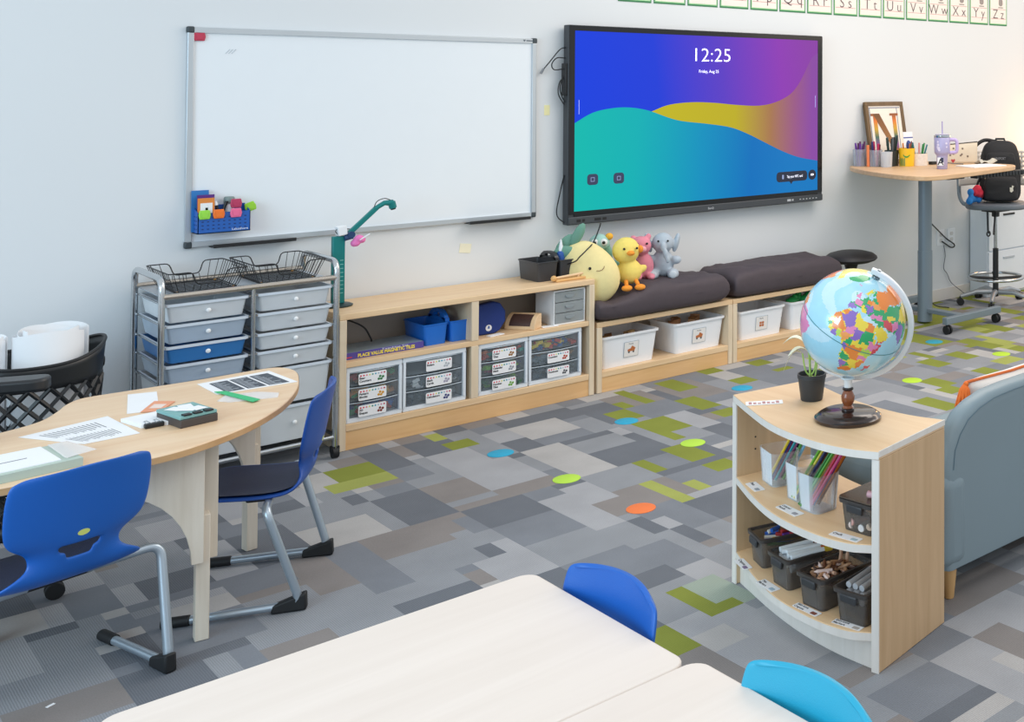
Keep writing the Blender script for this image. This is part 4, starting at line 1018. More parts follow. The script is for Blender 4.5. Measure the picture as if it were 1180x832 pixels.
# ------------------------------------------------------------------ pale front tables
FT = wood('white maple', 'E2D6CC', 'EADFD6', 'x', .42, .5)
def ftable(lb, x0, x1, y0, y1, h=.595):
    g = thing('classroom_table', lb, 'table', ((x0+x1)/2, (y0+y1)/2, 0), 0, 'pale rectangular tables')
    obj('table_top', MB().prism(rrect(x1-x0, y1-y0, .035, 6), h-.026, h), FT, g, bevel=.003)
    for sx in (-1, 1):
        for sy in (-1, 1):
            x, y = sx*((x1-x0)/2-.07), sy*((y1-y0)/2-.07)
            l_ = obj('leg', MB().cyl((x,y,.012),(x,y,h-.026),.019,seg=14), STEEL, g); obj('foot_glide', MB().cyl((x,y,.0),(x,y,.016),.021,seg=14), RUBBER, l_)
ftable('pale rectangular table nearest the horseshoe table, blue chair at its end', .458, 1.222, 1.730, 2.306)
ftable('pale rectangular table at the bottom edge, turquoise chair at its end', .458, 1.240, 1.135, 1.7285)

# ------------------------------------------------------------------ hamper with paper rolls
hp = thing('laundry_hamper', 'black plastic lattice hamper holding rolled papers', 'hamper', (.862, 5.40, 0))
NB = 72; HR = .225
def hr(a, z):
    t = z/.62; r = HR*(.78 + .22*t); top = 0
    return Vector((r*1.0*math.cos(a), r*.92*math.sin(a), z))
def topz(a): return .622 + .050*math.cos(a)**2*abs(math.cos(a))
m = MB()
m.rings([[hr(2*PI*k/NB, z) for k in range(NB)] for z in (.001, .05)], cap=False); m.lathe([(.001,.002),(HR*.77,.002)], 36, Matrix.Diagonal((1,.92,1,1)), cap=False)
obj('base', m, BLACK, hp, solid=.004)
m = MB()
m.sheet([[hr(2*PI*k/NB, .535 + (topz(2*PI*k/NB)-.535)*f) for k in range(NB+1)] for f in (0,.25,.5,.75,1)])
obj('upper_band', m, mat('hamper plastic', '1D2023', .38, 0, .06), hp, solid=.005, smooth=180)
obj('rim', MB().tube([hr(2*PI*k/NB, topz(2*PI*k/NB)) for k in range(NB)], .006, 8, True), BLACK, hp)
m = MB(); ND = 22
for k in range(ND):
    for s in (-1, 1):
        pts = [hr(2*PI*k/ND + s*t*2.0, .045 + .495*t) for t in [q/14 for q in range(15)]]
        m.tube(pts, .0082, 4)
obj('lattice', m, mat('hamper plastic', '1D2023'), hp, smooth=0)
for s in (-1, 1): obj('handle_hole_rim', MB().tube([hr((0 if s > 0 else PI) + .16*math.cos(R(20*k)), .575 + .018*math.sin(R(20*k))) * 1.0 + Vector((s*.003,0,0)) for k in range(18)], .004, 6, True), RUBBER, hp)
def proll(lb, x, y, r, h, z=.004, lean=(0, 0), turns=2.6):
    g = MB(); n = 80
    low = []; hi = []
    for k in range(n):
        a = turns*2*PI*k/n; rr_ = r*(1 - .35*k/n)
        low.append(Vector((rr_*math.cos(a), rr_*math.sin(a), 0))); hi.append(Vector((rr_*math.cos(a), rr_*math.sin(a), h + .012*math.sin(a*1.7))))
    g.sheet([low, hi])
    o = obj('paper_roll', g, PAPER, loc=(x, y, z), smooth=180, solid=.0012); o.rotation_euler = (R(lean[0]), R(lean[1]), 0)
    return tag(o, lb, 'paper roll')
proll('thick white paper roll standing in the right of the black hamper', .922, 5.392, .118, .715, turns=2.6)
proll('white rolled sheet standing at the left in the black hamper', .755, 5.40, .044, .705, lean=(0, 0))

# ------------------------------------------------------------------ teacher's task chair, mostly out of view
oc = thing('task_chair', 'black office task chair with flat armrest at the left edge', 'chair', (.535, 4.60, 0), R(64))
def starbase(root, r, hub, armm, n=5, a0=20, cr=.026, casm=RUBBER):
    for k in range(n):
        a = R(a0 + 360*k/n); p0 = Vector((.03*math.cos(a), .03*math.sin(a), hub)); p1 = Vector((r*math.cos(a), r*math.sin(a), cr*2+.012))
        l_ = obj('base_arm', MB().tube([p0, p0.lerp(p1, .5) + Vector((0,0,.018)), p1], [.022,.019,.013], 10), armm, root)
        d = Vector((-math.sin(a), math.cos(a), 0))
        c_ = Vector((p1.x, p1.y, cr))
        obj('caster', MB().cyl(c_ - d*.022, c_ - d*.005, cr, seg=18).cyl(c_ + d*.005, c_ + d*.022, cr, seg=18).cyl(c_ - d*.01, c_ + d*.01, .010).tube([c_, p1], .008, 8), casm, l_, bevel=.002)
starbase(oc, .27, .085, BLACK, a0=-69)
obj('gas_column', MB().cyl((0,0,.07),(0,0,.40),.025), BLACK, oc)
obj('seat', MB().prism(rrect(.46,.44,.10,6), .41, .47), mat('chair fabric', '202226', .9, 0, .1, 60, .3), oc, bevel=.02, segs=3)
obj('backrest', MB().prism(rrect(.42,.50,.12,6), 0, .045, T(0,.26,.80) @ Rx(84)), mat('chair fabric', '202226'), oc, bevel=.015, segs=3)
obj('back_stem', MB().tube(rpath([(0,.12,.42),(0,.30,.43),(0,.31,.70)], .06), .018), BLACK, oc)
for s in (-1, 1):
    a_ = obj('armrest', MB().prism([(x + s*.275, y-.03) for x, y in rrect(.095,.30,.04,6)], .632, .674), mat('arm pad', '26292D', .35, 0, .05), oc, bevel=.010, segs=3)
    obj('arm_post', MB().tube(rpath([(s*.18,.0,.425),(s*.275,.0,.425),(s*.275,.0,.625)], .05), .018, 10), BLACK, a_)

# ------------------------------------------------------------------ curved bookcase
bo = Vector((2.38, 2.66, 0))
fa = sm2([(2.318,3.042),(2.25,2.86),(2.203,2.72),(2.180,2.6),(2.174,2.46),(2.191,2.35),(2.228,2.262)], 4)
ba = sm2([(2.575,2.328),(2.540,2.45),(2.534,2.6),(2.550,2.75),(2.585,2.90),(2.605,3.0)], 4)
bk = thing('curved_bookcase', 'maple bookcase with bowed front, globe on top', 'bookcase', bo)
def loc2(p): return [(a - bo.x, b - bo.y) for a, b in p]
FE = wood('white ply edge', 'E6DFD6', 'EFE9E2', 'z')
def bshelf(name, z0, z1, m=MAPLE_Y, shrink=.0):
    o = obj(name, MB().prism(loc2(fa + ba), z0, z1), m, bk, bevel=.002)
    e = MB(); f2 = loc2(fa); e.sheet([[Vector((x - .0012, y, z0+.0015)) for x, y in f2], [Vector((x - .0012, y, z1-.0015)) for x, y in f2]]); obj('front_edge', e, FE, o, smooth=180)
    return o
bshelf('top_panel', .594, .618, wood('maple top', 'E3BF94', 'EDCDA6', 'y'))
ia = sm2([(2.316,3.020),(2.25,2.86),(2.203,2.72),(2.180,2.6),(2.174,2.46),(2.191,2.35),(2.229,2.287)], 4)
ib = sm2([(2.575,2.352),(2.540,2.45),(2.534,2.6),(2.550,2.75),(2.585,2.90),(2.602,2.978)], 4)
for nm, z0, z1 in (('shelf', .327, .352), ('base_shelf', .082, .107)):
    o = obj(nm, MB().prism(loc2(ia + ib), z0, z1), MAPLE_Y, bk, bevel=.002)
    e = MB(); f2 = loc2(ia); e.sheet([[Vector((x - .0012, y, z0+.0015)) for x, y in f2], [Vector((x - .0012, y, z1-.0015)) for x, y in f2]]); obj('front_edge', e, FE, o, smooth=180)
obj('side_panel', MB().prism(loc2([(2.228,2.262),(2.575,2.328),(2.571,2.351),(2.224,2.285)]), .001, .5935), wood('side maple', 'C9A57C', 'D8B68E', 'z'), bk, bevel=.002)
obj('side_panel', MB().prism(loc2([(2.318,3.042),(2.605,3.000),(2.602,2.978),(2.315,3.020)]), .001, .5935), MAPLE_Z, bk, bevel=.002)
obj('edge_strip', MB().prism(loc2([(2.228,2.2605),(2.575,2.3265),(2.574,2.330),(2.228,2.264)]), .602, .6188), FE, bk, smooth=0)
obj('edge_strip', MB().prism(loc2([(2.226,2.261),(2.2305,2.262),(2.2265,2.286),(2.222,2.285)]), .001, .5935), FE, bk, smooth=0)
obj('edge_strip', MB().prism(loc2([(2.316,3.043),(2.320,3.042),(2.317,3.019),(2.313,3.020)]), .001, .5935), FE, bk, smooth=0)
ka = sm2([(2.330,3.018),(2.270,2.78),(2.238,2.60),(2.228,2.44),(2.236,2.290)], 4)
obj('kick_board', MB().prism(loc2(ka + [(x+.018, y) for x, y in ka[::-1]]), .001, .0815), FE, bk, smooth=50)
ph_ = MB()
for z in (.43, .47): ph_.cyl((2.385-bo.x, 3.0115-bo.y, z), (2.385-bo.x, 3.008-bo.y, z), .003, seg=8)
obj('peg_hole', ph_, BLACK, bk)

SMB = clear('smoky bin', '7A736D', .40, .2)
def smoky(lb, fx, fy, ang, z, W=.118, D=.20, H=.092, lid=False):
    g = thing('smoky_bin', lb, 'bin', (fx, fy, z), ang)
    def rr(zz, k, e=0): return [Vector((x, y + D/2, zz)) for x, y in rrect(W - 2*k - 2*e, D - 2*k - 2*e, .014, 3)]
    m = MB(); vs = m.rings([rr(0, .010), rr(H, .002), rr(H, .002, .0025), rr(.003, .010, .0025)], cap=False); m.face(vs[0][::-1]); m.face(vs[-1])
    obj('tub', m, SMB, g, smooth=50)
    rm = MB(); rm.rings([rr(H-.008, -.003), rr(H+.003, -.004), rr(H+.004, .003), rr(H-.002, .005)], cap=False)
    obj('rim', rm, mat('smoky rim', '484442', .3, 0, .05), g, smooth=50)
    obj('latch', MB().box(-.030, .030, -.008, .001, H-.030, H-.006), mat('latch', '393B3E', .4), g, bevel=.004)
    if lid: obj('lid', MB().prism([(x, y + D/2) for x, y in rrect(W+.006, D+.006, .014, 3)], H+.0045, H+.009), clear('smoky lid', '6A5A4C', .75, .25), g, bevel=.002)
    return g
def on_bin(ang, fx, fy, x, y, z): 
    ca, sa = math.cos(ang), math.sin(ang); return (fx + x*ca - y*sa, fy + x*sa + y*ca, z)
BZ = .1075
bins = [(2.292, 2.895, R(-107)), (2.236, 2.712, R(-98.5)), (2.206, 2.530, R(-90)), (2.214, 2.368, R(-82))]
BL = ['smoky bin of fat crayons, leftmost on the lower bookcase shelf', 'smoky bin of white-barrelled markers, second on the lower bookcase shelf',
      'smoky bin heaped with brown crayons, third on the lower bookcase shelf', 'smoky bin of skin-tone markers, beside the bookcase right panel']
for (x, y, a), lb in zip(bins, BL): smoky(lb, x, y, a, BZ)
random.seed(21)
def stick(name, lb, cat, p, d, L_, r, bodym, tipm, group, capm=None):
    o = obj(name, MB().cyl((0,0,0),(0,0,L_*.80),r,seg=10), bodym, loc=p)
    o.rotation_euler = Vector(d).to_track_quat('Z', 'Y').to_euler()
    if tipm: obj('tip' if not capm else 'cap', MB().cyl((0,0,L_*.80),(0,0,L_),r*(1.06 if capm else 1), r*(.95 if capm else .25),10), tipm, o)
    return tag(o, lb, cat, group)
CR = [('white','EDE8DC'),('yellow','E2B72E'),('orange','E07A2E'),('green','3E8F4A'),('purple','6B3FA0'),('red','C23A3A'),('blue','2E62B8'),('brown','7A4A2E'),('gold','C9A227')]
# (a) crayons
x, y, a = bins[0]
for k in range(26):
    n, h = CR[k % len(CR)]
    lx = random.uniform(-.032,.032); ly = .035 + random.uniform(0,.10); z = BZ + .058 + .0075*(k//4)
    d = Vector((random.uniform(-.5,.5), 1, random.uniform(-.04,.06))); ca, sa = math.cos(a), math.sin(a); dw = Vector((d.x*ca - d.y*sa, d.x*sa + d.y*ca, d.z))
    stick('crayon', '%s crayon among the mixed crayons in the leftmost smoky bin' % n, 'crayon', on_bin(a, x, y, lx*.7, min(ly, .09), z), dw, .085, .0068, col(h), col(h), 'mixed fat crayons %s' % n)
# (b) markers
x, y, a = bins[1]
MK = ['green','orange','yellow','blue','brown','red']; MH = {'green':'3E9A4A','orange':'E0662A','yellow':'E6C63A','blue':'2F66C0','brown':'8A4A2E','red':'C8363A'}
for k in range(15):
    row, i = divmod(k, 5); n = MK[k % 6]; ca, sa = math.cos(a), math.sin(a)
    d = Vector((random.uniform(-.10,.10) + (.25 if row == 2 else 0), 1, random.uniform(.0,.05))); dw = Vector((d.x*ca - d.y*sa, d.x*sa + d.y*ca, d.z))
    stick('marker', 'white-barrelled marker with %s cap in the second smoky bin' % n, 'marker', on_bin(a, x, y, -.038 + .019*i, .024 + random.uniform(0,.012), BZ + .056 + .019*row), dw, .135, .0085, mat('marker barrel', 'F0F6FC', .35), col(MH[n]), 'white markers with %s caps' % n, capm=True)
# (c) brown crayons
x, y, a = bins[2]
SK = [('dark brown','4A2E22'),('tan','B98A66'),('peach','E3B79A'),('cocoa','7A4E38'),('pale pink','E9CFC6')]
for k in range(72):
    n, h = SK[k % 5]; lx, ly = random.uniform(-.036,.036), random.uniform(.035,.155)
    d = Vector((random.uniform(-1,1), random.uniform(-1,1), random.uniform(-.2,.55))).normalized()
    p = Vector((lx, ly, .060 + .006*(k//11) + random.uniform(0,.010))) - d*.022
    ca, sa = math.cos(a), math.sin(a); dw = Vector((d.x*ca - d.y*sa, d.x*sa + d.y*ca, d.z))
    stick('crayon', '%s crayon in the heap in the third smoky bin' % n, 'crayon', on_bin(a, x, y, p.x, p.y, BZ + p.z), dw, .055, .0054, col(h), col(h), 'heaped crayons %s' % n)
# (d) skin-tone markers
x, y, a = bins[3]
for k in range(9):
    row, i = divmod(k, 3); n, h = [('pink','E2B0A4'),('tan','B98A66'),('cocoa','7A4E38')][k % 3]; ca, sa = math.cos(a), math.sin(a)
    d = Vector((random.uniform(-.06,.06), 1, random.uniform(0,.05))); dw = Vector((d.x*ca - d.y*sa, d.x*sa + d.y*ca, d.z))
    stick('marker', 'skin-tone marker with %s end in the fourth smoky bin' % n, 'marker', on_bin(a, x, y, -.026 + .024*i, .030, BZ + .056 + .021*row), dw, .135, .0095, mat('grey barrel', 'C4C6CA', .35), col(h), 'skin-tone markers %s' % n, capm=True)
# (e) lidded chalk box
sb = smoky('lidded smoky box of chalk at the right of the upper bookcase shelf', 2.248, 2.380, R(-85), .3525, .128, .20, .088, True)
for k in range(9):
    lx, ly = -.036 + .024*(k % 4), .030 + .028*(k//4)
    o = obj('chalk_piece', MB().cyl((0,-.024,0),(0,.024,0),.0125,.011,12), col(['E6D6D0','D9A9A2','DCDCDC','C9B7A6'][k % 4]), loc=on_bin(R(-85), 2.248, 2.380, lx, ly, .3525+.017+.010*(k % 2)), bevel=.002)
    o.rotation_euler = (0, R(random.uniform(-20,20)), R(random.uniform(0,180))); tag(o, ['cream','rose','white','tan'][k % 4] + ' chalk piece inside the lidded smoky box', 'chalk', 'chalk pieces %d' % (k % 4))
tag(obj('chalk_piece', MB().cyl((0,0,0),(.012,-.045,.0),.0105,.009,12), col('E3B3BC'), loc=(2.285, 2.365, .3525+.088+.0205), bevel=.002), 'pink chalk stick lying on the smoky box lid', 'chalk')
# label cards on the shelves
def tent(lb, words, cx, cy, z, ang, pic, w_=.095, h_=.036):
    g = tag(obj('shelf_label', MB().prism(rrect(w_, h_, .003, 2), 0, .0012), LAB, loc=(cx, cy, z), rotz=ang, smooth=0), lb, 'label')
    ln = words.split('|')
    for i, s in enumerate(ln): text('lettering', s, .0125 if len(ln) > 1 else .015, INK, g, T(-w_*.46, (.003 - i*.0135) if len(ln) > 1 else -.003, .0013), thin=.0002)
    obj('picture', MB().prism(rrect(.022, .014, .003), .0012, .0016, T(w_*.32, -.004, 0)), col(pic), g, smooth=0)
tent('white shelf label reading Crayons', 'Crayons', 2.268, 2.922, BZ+.0003, R(-107), '8A7A9A', .085, .032)
tent('white shelf label reading Thin Markers', 'Thin|Markers', 2.222, 2.740, BZ+.0003, R(-98), 'A9C0CE', .092, .034)
tent('white shelf label reading Skin-tone Crayons', 'Skin-tone|Crayons', 2.197, 2.530, BZ+.0003, R(-90), '8A5040', .105, .026)
tent('white shelf label reading Skin-tone Markers', 'Skin-tone|Markers', 2.212, 2.372, BZ+.0003, R(-80), 'B9B0A8', .100, .026)
UZ = .3523
tent('white shelf label with no long word in front of the left pencil cups', 'Pens', 2.298, 2.900, UZ, R(-107), '9AA4AE', .085, .036)
tent('white shelf label reading Colored Pencils', 'Colored|Pencils', 2.240, 2.660, UZ, R(-96), '9A9AA2', .105, .036)
tent('white shelf label reading Chalk', 'Chalk', 2.216, 2.385, UZ, R(-82), 'AFC7CE', .105, .030)

# pencil cups
CUP = clear('frosted cup', 'F2F6FA', .14, .35)
def cup(lb, cx, cy, ang, w_=.088, d_=.088, h_=.100):
    g = MB()
    def rr(z, k): return [Vector((x, y, z)) for x, y in rrect(w_-2*k, d_-2*k, .02, 4)]
    vs = g.rings([rr(0,.006), rr(h_,0), rr(h_,.0018), rr(.003,.0078)], cap=False); g.face(vs[0][::-1]); g.face(vs[-1])
    return tag(obj('pencil_cup', g, CUP, loc=(cx, cy, .3523), rotz=ang, smooth=50), lb, 'cup')
cup('frosted cup of pens at the left of the upper bookcase shelf', 2.385, 2.885, R(-107), .120, .100, .108)
cup('frosted pencil cup, rear one of the middle pair', 2.345, 2.715, R(-98), .095, .100, .112)
cup('frosted pencil cup, front one of the middle pair', 2.312, 2.612, R(-92), .105, .098, .112)
ER = Vector((.6626, -.749, 0)); VW = Vector((.749, .6626, 0))
def pencils(cx, cy, cols, nm, where, L_=.2, lean=.62, spread=.05, tipm='E8D2B0', base=-.028, h0=.008):
    n = len(cols)
    for k, (cn, h) in enumerate(cols):
        o_ = (k/(n-1) - .5) * spread
        p = Vector((cx, cy, .3523 + h0)) + ER*(base + o_) + VW*(random.uniform(-.018,.018))
        d = (Vector((0,0,1)) + ER*(lean + random.uniform(-.03,.03)) + VW*random.uniform(-.06,.06)).normalized()
        o = obj(nm, MB().cyl((0,0,0),(0,0,L_*.9),.0050,seg=6), col(h), loc=p); o.rotation_euler = d.to_track_quat('Z','Y').to_euler()
        obj('tip', MB().cyl((0,0,L_*.9),(0,0,L_),.0050,.0010,6), col(tipm), o)
        tag(o, '%s %s leaning in %s' % (cn, {'coloured_pencil':'coloured pencil','pen':'pen'}[nm], where), 'pencil' if nm != 'pen' else 'pen', '%s %s' % (cn, where))
pencils(2.398, 2.862, [('yellow','E8C832'),('navy','2E2F7A'),('maroon','7A2248'),('turquoise','1F9AA8'),('pink','E07AC8'),('black','1E2440'),('green','4A9A3A'),('white','E6EAF0'),('sky blue','7AB8E0')], 'pen', 'the left frosted cup', .205, .50, .065, 'DDE6EE', -.028)
pencils(2.334, 2.700, [('lime','6FB52E'),('yellow','E6D23A'),('navy','24285A'),('black','22253A'),('orange','E8862E'),('golden','F0B82E'),('leaf green','3E8F3A'),('rose','C85A6A')], 'coloured_pencil', 'the rear middle cup', .215, .60, .055, base=-.010)
pencils(2.312, 2.612, [('dark green','2E7A34'),('green','4FA02E'),('pale yellow','E6DC7A'),('lilac','C8B0D0'),('crimson','B8223E'),('magenta','C83A7A'),('blue','2A3A9A'),('orange','E8862E'),('brown','7A4A2E')], 'coloured_pencil', 'the front middle cup', .212, .58, .058, base=-.030)

# ------------------------------------------------------------------ globe
gl = thing('globe', 'tabletop world globe on a dark wooden stand, atop the curved bookcase', 'globe', (2.383, 2.556, .6185))
GC = Vector((2.400 - 2.383, 2.552 - 2.556, .9135 - .6185)); GRD = .163
tl = R(27); a_ = Vector((0,0,1))*math.cos(tl) + ER*math.sin(tl); b_ = -VW
c_ = a_.cross(b_); t2 = R(13); A_ = a_*math.cos(t2) + b_*math.sin(t2); B_ = b_*math.cos(t2) - a_*math.sin(t2)
LON0 = 9
def sph(lon, lat, r=GRD):
    lo, la = R(lon - LON0), R(lat)
    return GC + (B_*math.cos(la)*math.cos(lo) + c_*math.cos(la)*math.sin(lo) + A_*math.sin(la))*r
GCOL = ['A9DCEE','8E6FC0','F2D84A','EE8A3C','35A86A','E58AB8','D94F5A','F4A25A','B8D85A','F6F2E8','C7E6F2','F2E06A']
P_ = [(4,[(-55,60),(-45,60),(-22,70),(-18,80),(-35,83),(-60,81),(-68,76),(-54,70)]),      # Greenland
 (11,[(-130,55),(-95,50),(-80,52),(-60,48),(-58,55),(-78,62),(-82,70),(-70,74),(-85,83),(-120,76),(-140,70),(-165,66),(-160,58)]),
 (3,[(-125,48),(-95,49),(-70,44),(-80,32),(-82,26),(-97,27),(-105,32),(-117,33)]),
 (5,[(-70,0),(-60,4),(-50,2),(-44,-3),(-35,-7),(-39,-18),(-48,-27),(-54,-33),(-58,-25),(-60,-15),(-72,-8)]),
 (3,[(-78,8),(-72,11),(-62,9),(-60,4),(-70,0),(-78,1)]), (4,[(-80,-2),(-72,-8),(-70,-17),(-76,-14)]), (2,[(-70,-18),(-58,-22),(-57,-34),(-65,-50),(-73,-50)]),
 (3,[(-10,29),(-13,27),(-17,21),(-9,21),(-5,26)]), (3,[(-9,29),(-6,35),(-2,35),(-2,31)]), (1,[(-8,27),(-2,31),(-1,35),(8,37),(9,31),(12,23),(4,19),(-5,25)]),
 (2,[(10,31),(11,33),(16,31),(25,31),(25,22),(15,22.5),(11,25)]), (3,[(25,31.5),(33,31),(36,22),(25,22)]),
 (9,[(-17,20),(-9,20.5),(-5,25),(-5,16),(-16,15.5)]), (3,[(-5,25),(3,19),(4,15),(-4,12),(-11,12),(-11,15),(-5,16)]), (5,[(4,19),(12,23),(15,22),(14,14),(4,13)]),
 (1,[(15,22.5),(24,20),(23,11),(15,8),(14,14)]), (4,[(24,22),(37,22),(38,16),(34,10),(24,9)]), (4,[(-17,15),(-11,15),(-11,12),(-14,11),(-17,12.5)]), (2,[(-14,11),(-8,12),(-8,5),(-13,8)]),
 (1,[(-8,11),(-3,11),(-3,5),(-8,5)]), (8,[(-3,11),(3,12),(3,6),(-3,5)]), (7,[(3,13),(14,13.5),(10,5),(4,6)]), (4,[(10,13),(15,10),(16,3),(9,3)]), (2,[(15,8),(27,8),(26,4),(16,4)]),
 (5,[(34,14),(43,12),(48,8),(42,4),(35,4)]), (6,[(42,12),(51,12),(48,4),(42,-1),(42,4)]), (3,[(12,3),(29,4),(30,-4),(30,-12),(22,-10),(13,-5)]), (1,[(9,3),(15,3),(13,-5),(9,-1)]),
 (8,[(30,4),(41,4),(41,-2),(38,-5),(30,-1)]), (5,[(29,-4),(40,-5),(40,-11),(30,-9)]), (4,[(12,-6),(23,-11),(22,-17),(12,-17)]), (2,[(22,-11),(33,-10),(32,-15),(25,-17)]), (3,[(33,-11),(40,-11),(40,-17),(35,-24),(33,-20)]),
 (1,[(12,-17),(21,-18),(20,-28),(16,-28)]), (4,[(20,-18),(28,-20),(25,-25),(20,-26)]), (3,[(17,-29),(20,-26),(26,-25),(32,-26),(28,-33),(19,-35)]), (6,[(43,-16),(50,-15),(47,-25),(44,-25)]),
 (2,[(35,28),(39,31),(47,29),(56,22),(55,17),(44,14),(42,17)]), (6,[(44,15),(52,18),(52,15),(44,12)]), (5,[(26,41),(44,41),(44,37),(36,36),(27,37)]), (4,[(36,36),(44,37),(48,30),(39,31)]), (6,[(44,39),(54,38),(61,35),(61,26),(50,29)]),
 (1,[(-9,37),(-9,43),(3,42),(0,38),(-5,36)]), (5,[(-4,48),(2,51),(8,49),(7,44),(-1,43)]), (4,[(6,54),(14,54),(14,48),(7,48)]), (3,[(14,54),(24,54),(23,49),(14,49)]), (2,[(7,44),(13,46),(18,40),(15,38),(10,43)]),
 (1,[(14,48),(26,48),(28,44),(22,40),(19,42)]), (7,[(24,53),(40,50),(36,46),(23,48)]), (5,[(-5,50),(1,52),(-2,57),(-6,58)]), (4,[(-10,52),(-6,52),(-6,55),(-9,55)]), (2,[(5,58),(12,59),(20,69),(28,71),(15,68)]), (8,[(12,56),(18,60),(24,66),(20,69)]), (4,[(22,60),(30,62),(29,69),(24,66)]), (5,[(-24,64),(-14,65),(-15,66.5),(-23,66)]),
 (3,[(28,60),(31,69),(60,69),(90,75),(130,72),(178,68),(160,60),(135,54),(110,50),(80,52),(60,54),(48,46),(38,47),(34,53)]), (4,[(48,47),(52,52),(78,52),(85,48),(70,41),(56,42)]), (2,[(52,41),(66,42),(70,37),(55,37)]), (5,[(61,35),(72,36),(75,33),(66,25),(61,26)]),
 (1,[(68,24),(75,33),(88,27),(80,14),(77,8),(73,16)]), (2,[(75,36),(85,48),(120,50),(122,31),(110,20),(98,28)])]
P_ += [(2,[(-17,21),(-10,30),(-5,36),(10,37),(20,32),(33,31),(43,12),(51,12),(40,-4),(40,-16),(33,-26),(20,-35),(12,-17),(9,0),(5,5),(-8,5),(-17,14)]),
 (4,[(-9,37),(-9,44),(-1,44),(0,49),(8,54),(12,56),(20,55),(30,60),(50,60),(60,50),(100,50),(120,40),(100,25),(80,10),(68,24),(57,26),(48,30),(35,33),(27,37),(14,41),(3,42)])]
def pin(x, y, p):
    c = False; j = len(p) - 1
    for i in range(len(p)):
        if (p[i][1] > y) != (p[j][1] > y) and x < (p[j][0]-p[i][0])*(y-p[i][1])/(p[j][1]-p[i][1]) + p[i][0]: c = not c
        j = i
    return c
gm = MB(); NLO, NLA = 216, 120
vg = []
for j in range(NLA + 1):
    la = -90 + 180*j/NLA
    vg.append([gm.bm.verts.new(sph(360*i/NLO - 180, max(-89.9, min(89.9, la)))) for i in range(NLO)])
for j in range(NLA):
    for i in range(NLO):
        lo, la = 360*(i+.5)/NLO - 180, -90 + 180*(j+.5)/NLA
        jx = mnoise.noise(Vector((lo*.22, la*.22, 3))) * 2.6; jy = mnoise.noise(Vector((lo*.22, la*.22, 9))) * 2.6
        gm.mi = 0
        for ci, p in P_:
            if pin(lo + jx, la + jy, p): gm.mi = ci; break
        else:
            if la < -68: gm.mi = 9
            elif mnoise.noise(Vector((lo*.03, la*.05, 1))) > .12: gm.mi = 10
        gm.face([vg[j][i], vg[j][(i+1) % NLO], vg[j+1][(i+1) % NLO], vg[j+1][i]])
obj('ball', gm, [mat('globe ' + h, h, .22, 0, .05, 40, coat=.4) for h in GCOL], gl, smooth=180)
obj('equator_line', MB().tube([sph(3*k, 0, GRD+.0003) for k in range(120)], .0011, 5, True), mat('equator ink', '3F7F86', .5), gl)
rg = MB(); rs = []
for k in range(49):
    t = R(-7 + 196*k/48); d = A_*math.cos(t) + c_*math.sin(t); n_ = A_.cross(c_)
    r0, r1, hw = GRD + .009, GRD + .027, .0085
    rs.append([GC + d*r0 - n_*hw, GC + d*r1 - n_*hw, GC + d*r1 + n_*hw, GC + d*r0 + n_*hw])
rg.rings(rs)
obj('meridian_arm', rg, mat('silver arm', 'E6EBF0', .3, .1, .02), gl, bevel=.003)
obj('pole_pin', MB().cyl(GC + A_*(GRD-.002), GC + A_*(GRD+.03), .006).cyl(GC + A_*(GRD+.002), GC + A_*(GRD+.008), .013).cyl(GC - A_*(GRD-.002), GC - A_*(GRD+.02), .006), mat('pin metal', '8B9298', .25, .9), gl)
stem_t = GC - Vector((0,0,1))*(GRD+.014)
obj('arm_socket', MB().lathe([(.012,.095),(.013,.118),(.018,.128),(.022,stem_t.z-.0+.006)], 20, T(.0,0,0)), mat('silver arm', 'D6DDE3'), gl)
DW = mat('dark stained wood', '2A1712', .22, 0, .25, 14, coat=.5); RW = mat('red stained wood', '8A4A26', .25, 0, .2, 20, coat=.5)
obj('stem', MB().lathe([(.016,.030),(.018,.036),(.013,.042),(.020,.056),(.021,.070),(.014,.086),(.0125,.088)], 24), RW, gl)
obj('stem_collar', MB().lathe([(.0125,.0885),(.017,.090),(.017,.095),(.012,.0975)], 24).lathe([(.017,.0255),(.0195,.027),(.0195,.033),(.016,.036)], 24), DW, gl)
obj('base', MB().lathe([(0,0),(.100,0),(.103,.003),(.103,.010),(.096,.014),(.094,.017),(.086,.022),(.080,.025),(.0,.026)], 48), DW, gl)

# plant and card on the bookcase
pp = thing('potted_plant', 'small black pot of pale leaved plant beside the globe', 'plant', (2.452, 2.803, .6185))
obj('pot', MB().lathe([(0,0),(.034,0),(.036,.003),(.045,.072),(.047,.073),(.047,.085),(.043,.085),(.041,.070),(0,.070)], 32), mat('matte black pot', '33363A', .5, 0, .04), pp)
obj('soil', MB().lathe([(0,.071),(.0405,.0705)], 24, cap=False), mat('soil', '2A221C', .95, 0, .3, 60), pp)
random.seed(4)
STM = mat('leaf stem green', 'A9C96A', .5, 0, .1); LEAF = mat('pale variegated leaf', 'E6E6CF', .5, 0, .12, 25)
def leaf(base, tip, w_, droop):
    base, tip = Vector(base), Vector(tip); s = (tip - base).cross(Vector((0,0,1))).normalized(); g = []
    for k in range(9):
        t = k/8; c = base.lerp(tip, t) + Vector((0,0,droop*math.sin(PI*t)))
        ww = w_*math.sin(PI*min(1, t*.92+.06))**.8
        g.append([c - s*ww + Vector((0,0,.006*ww/w_)), c, c + s*ww + Vector((0,0,.006*ww/w_))])
    return g
def il(r, v, z): return ER*r + VW*v + Vector((0,0,z))
st = MB()
ends = [il(-.012,.0,.175), il(-.008,.01,.150), il(.015,.005,.165), il(-.03,-.005,.150), il(.02,-.01,.13)]
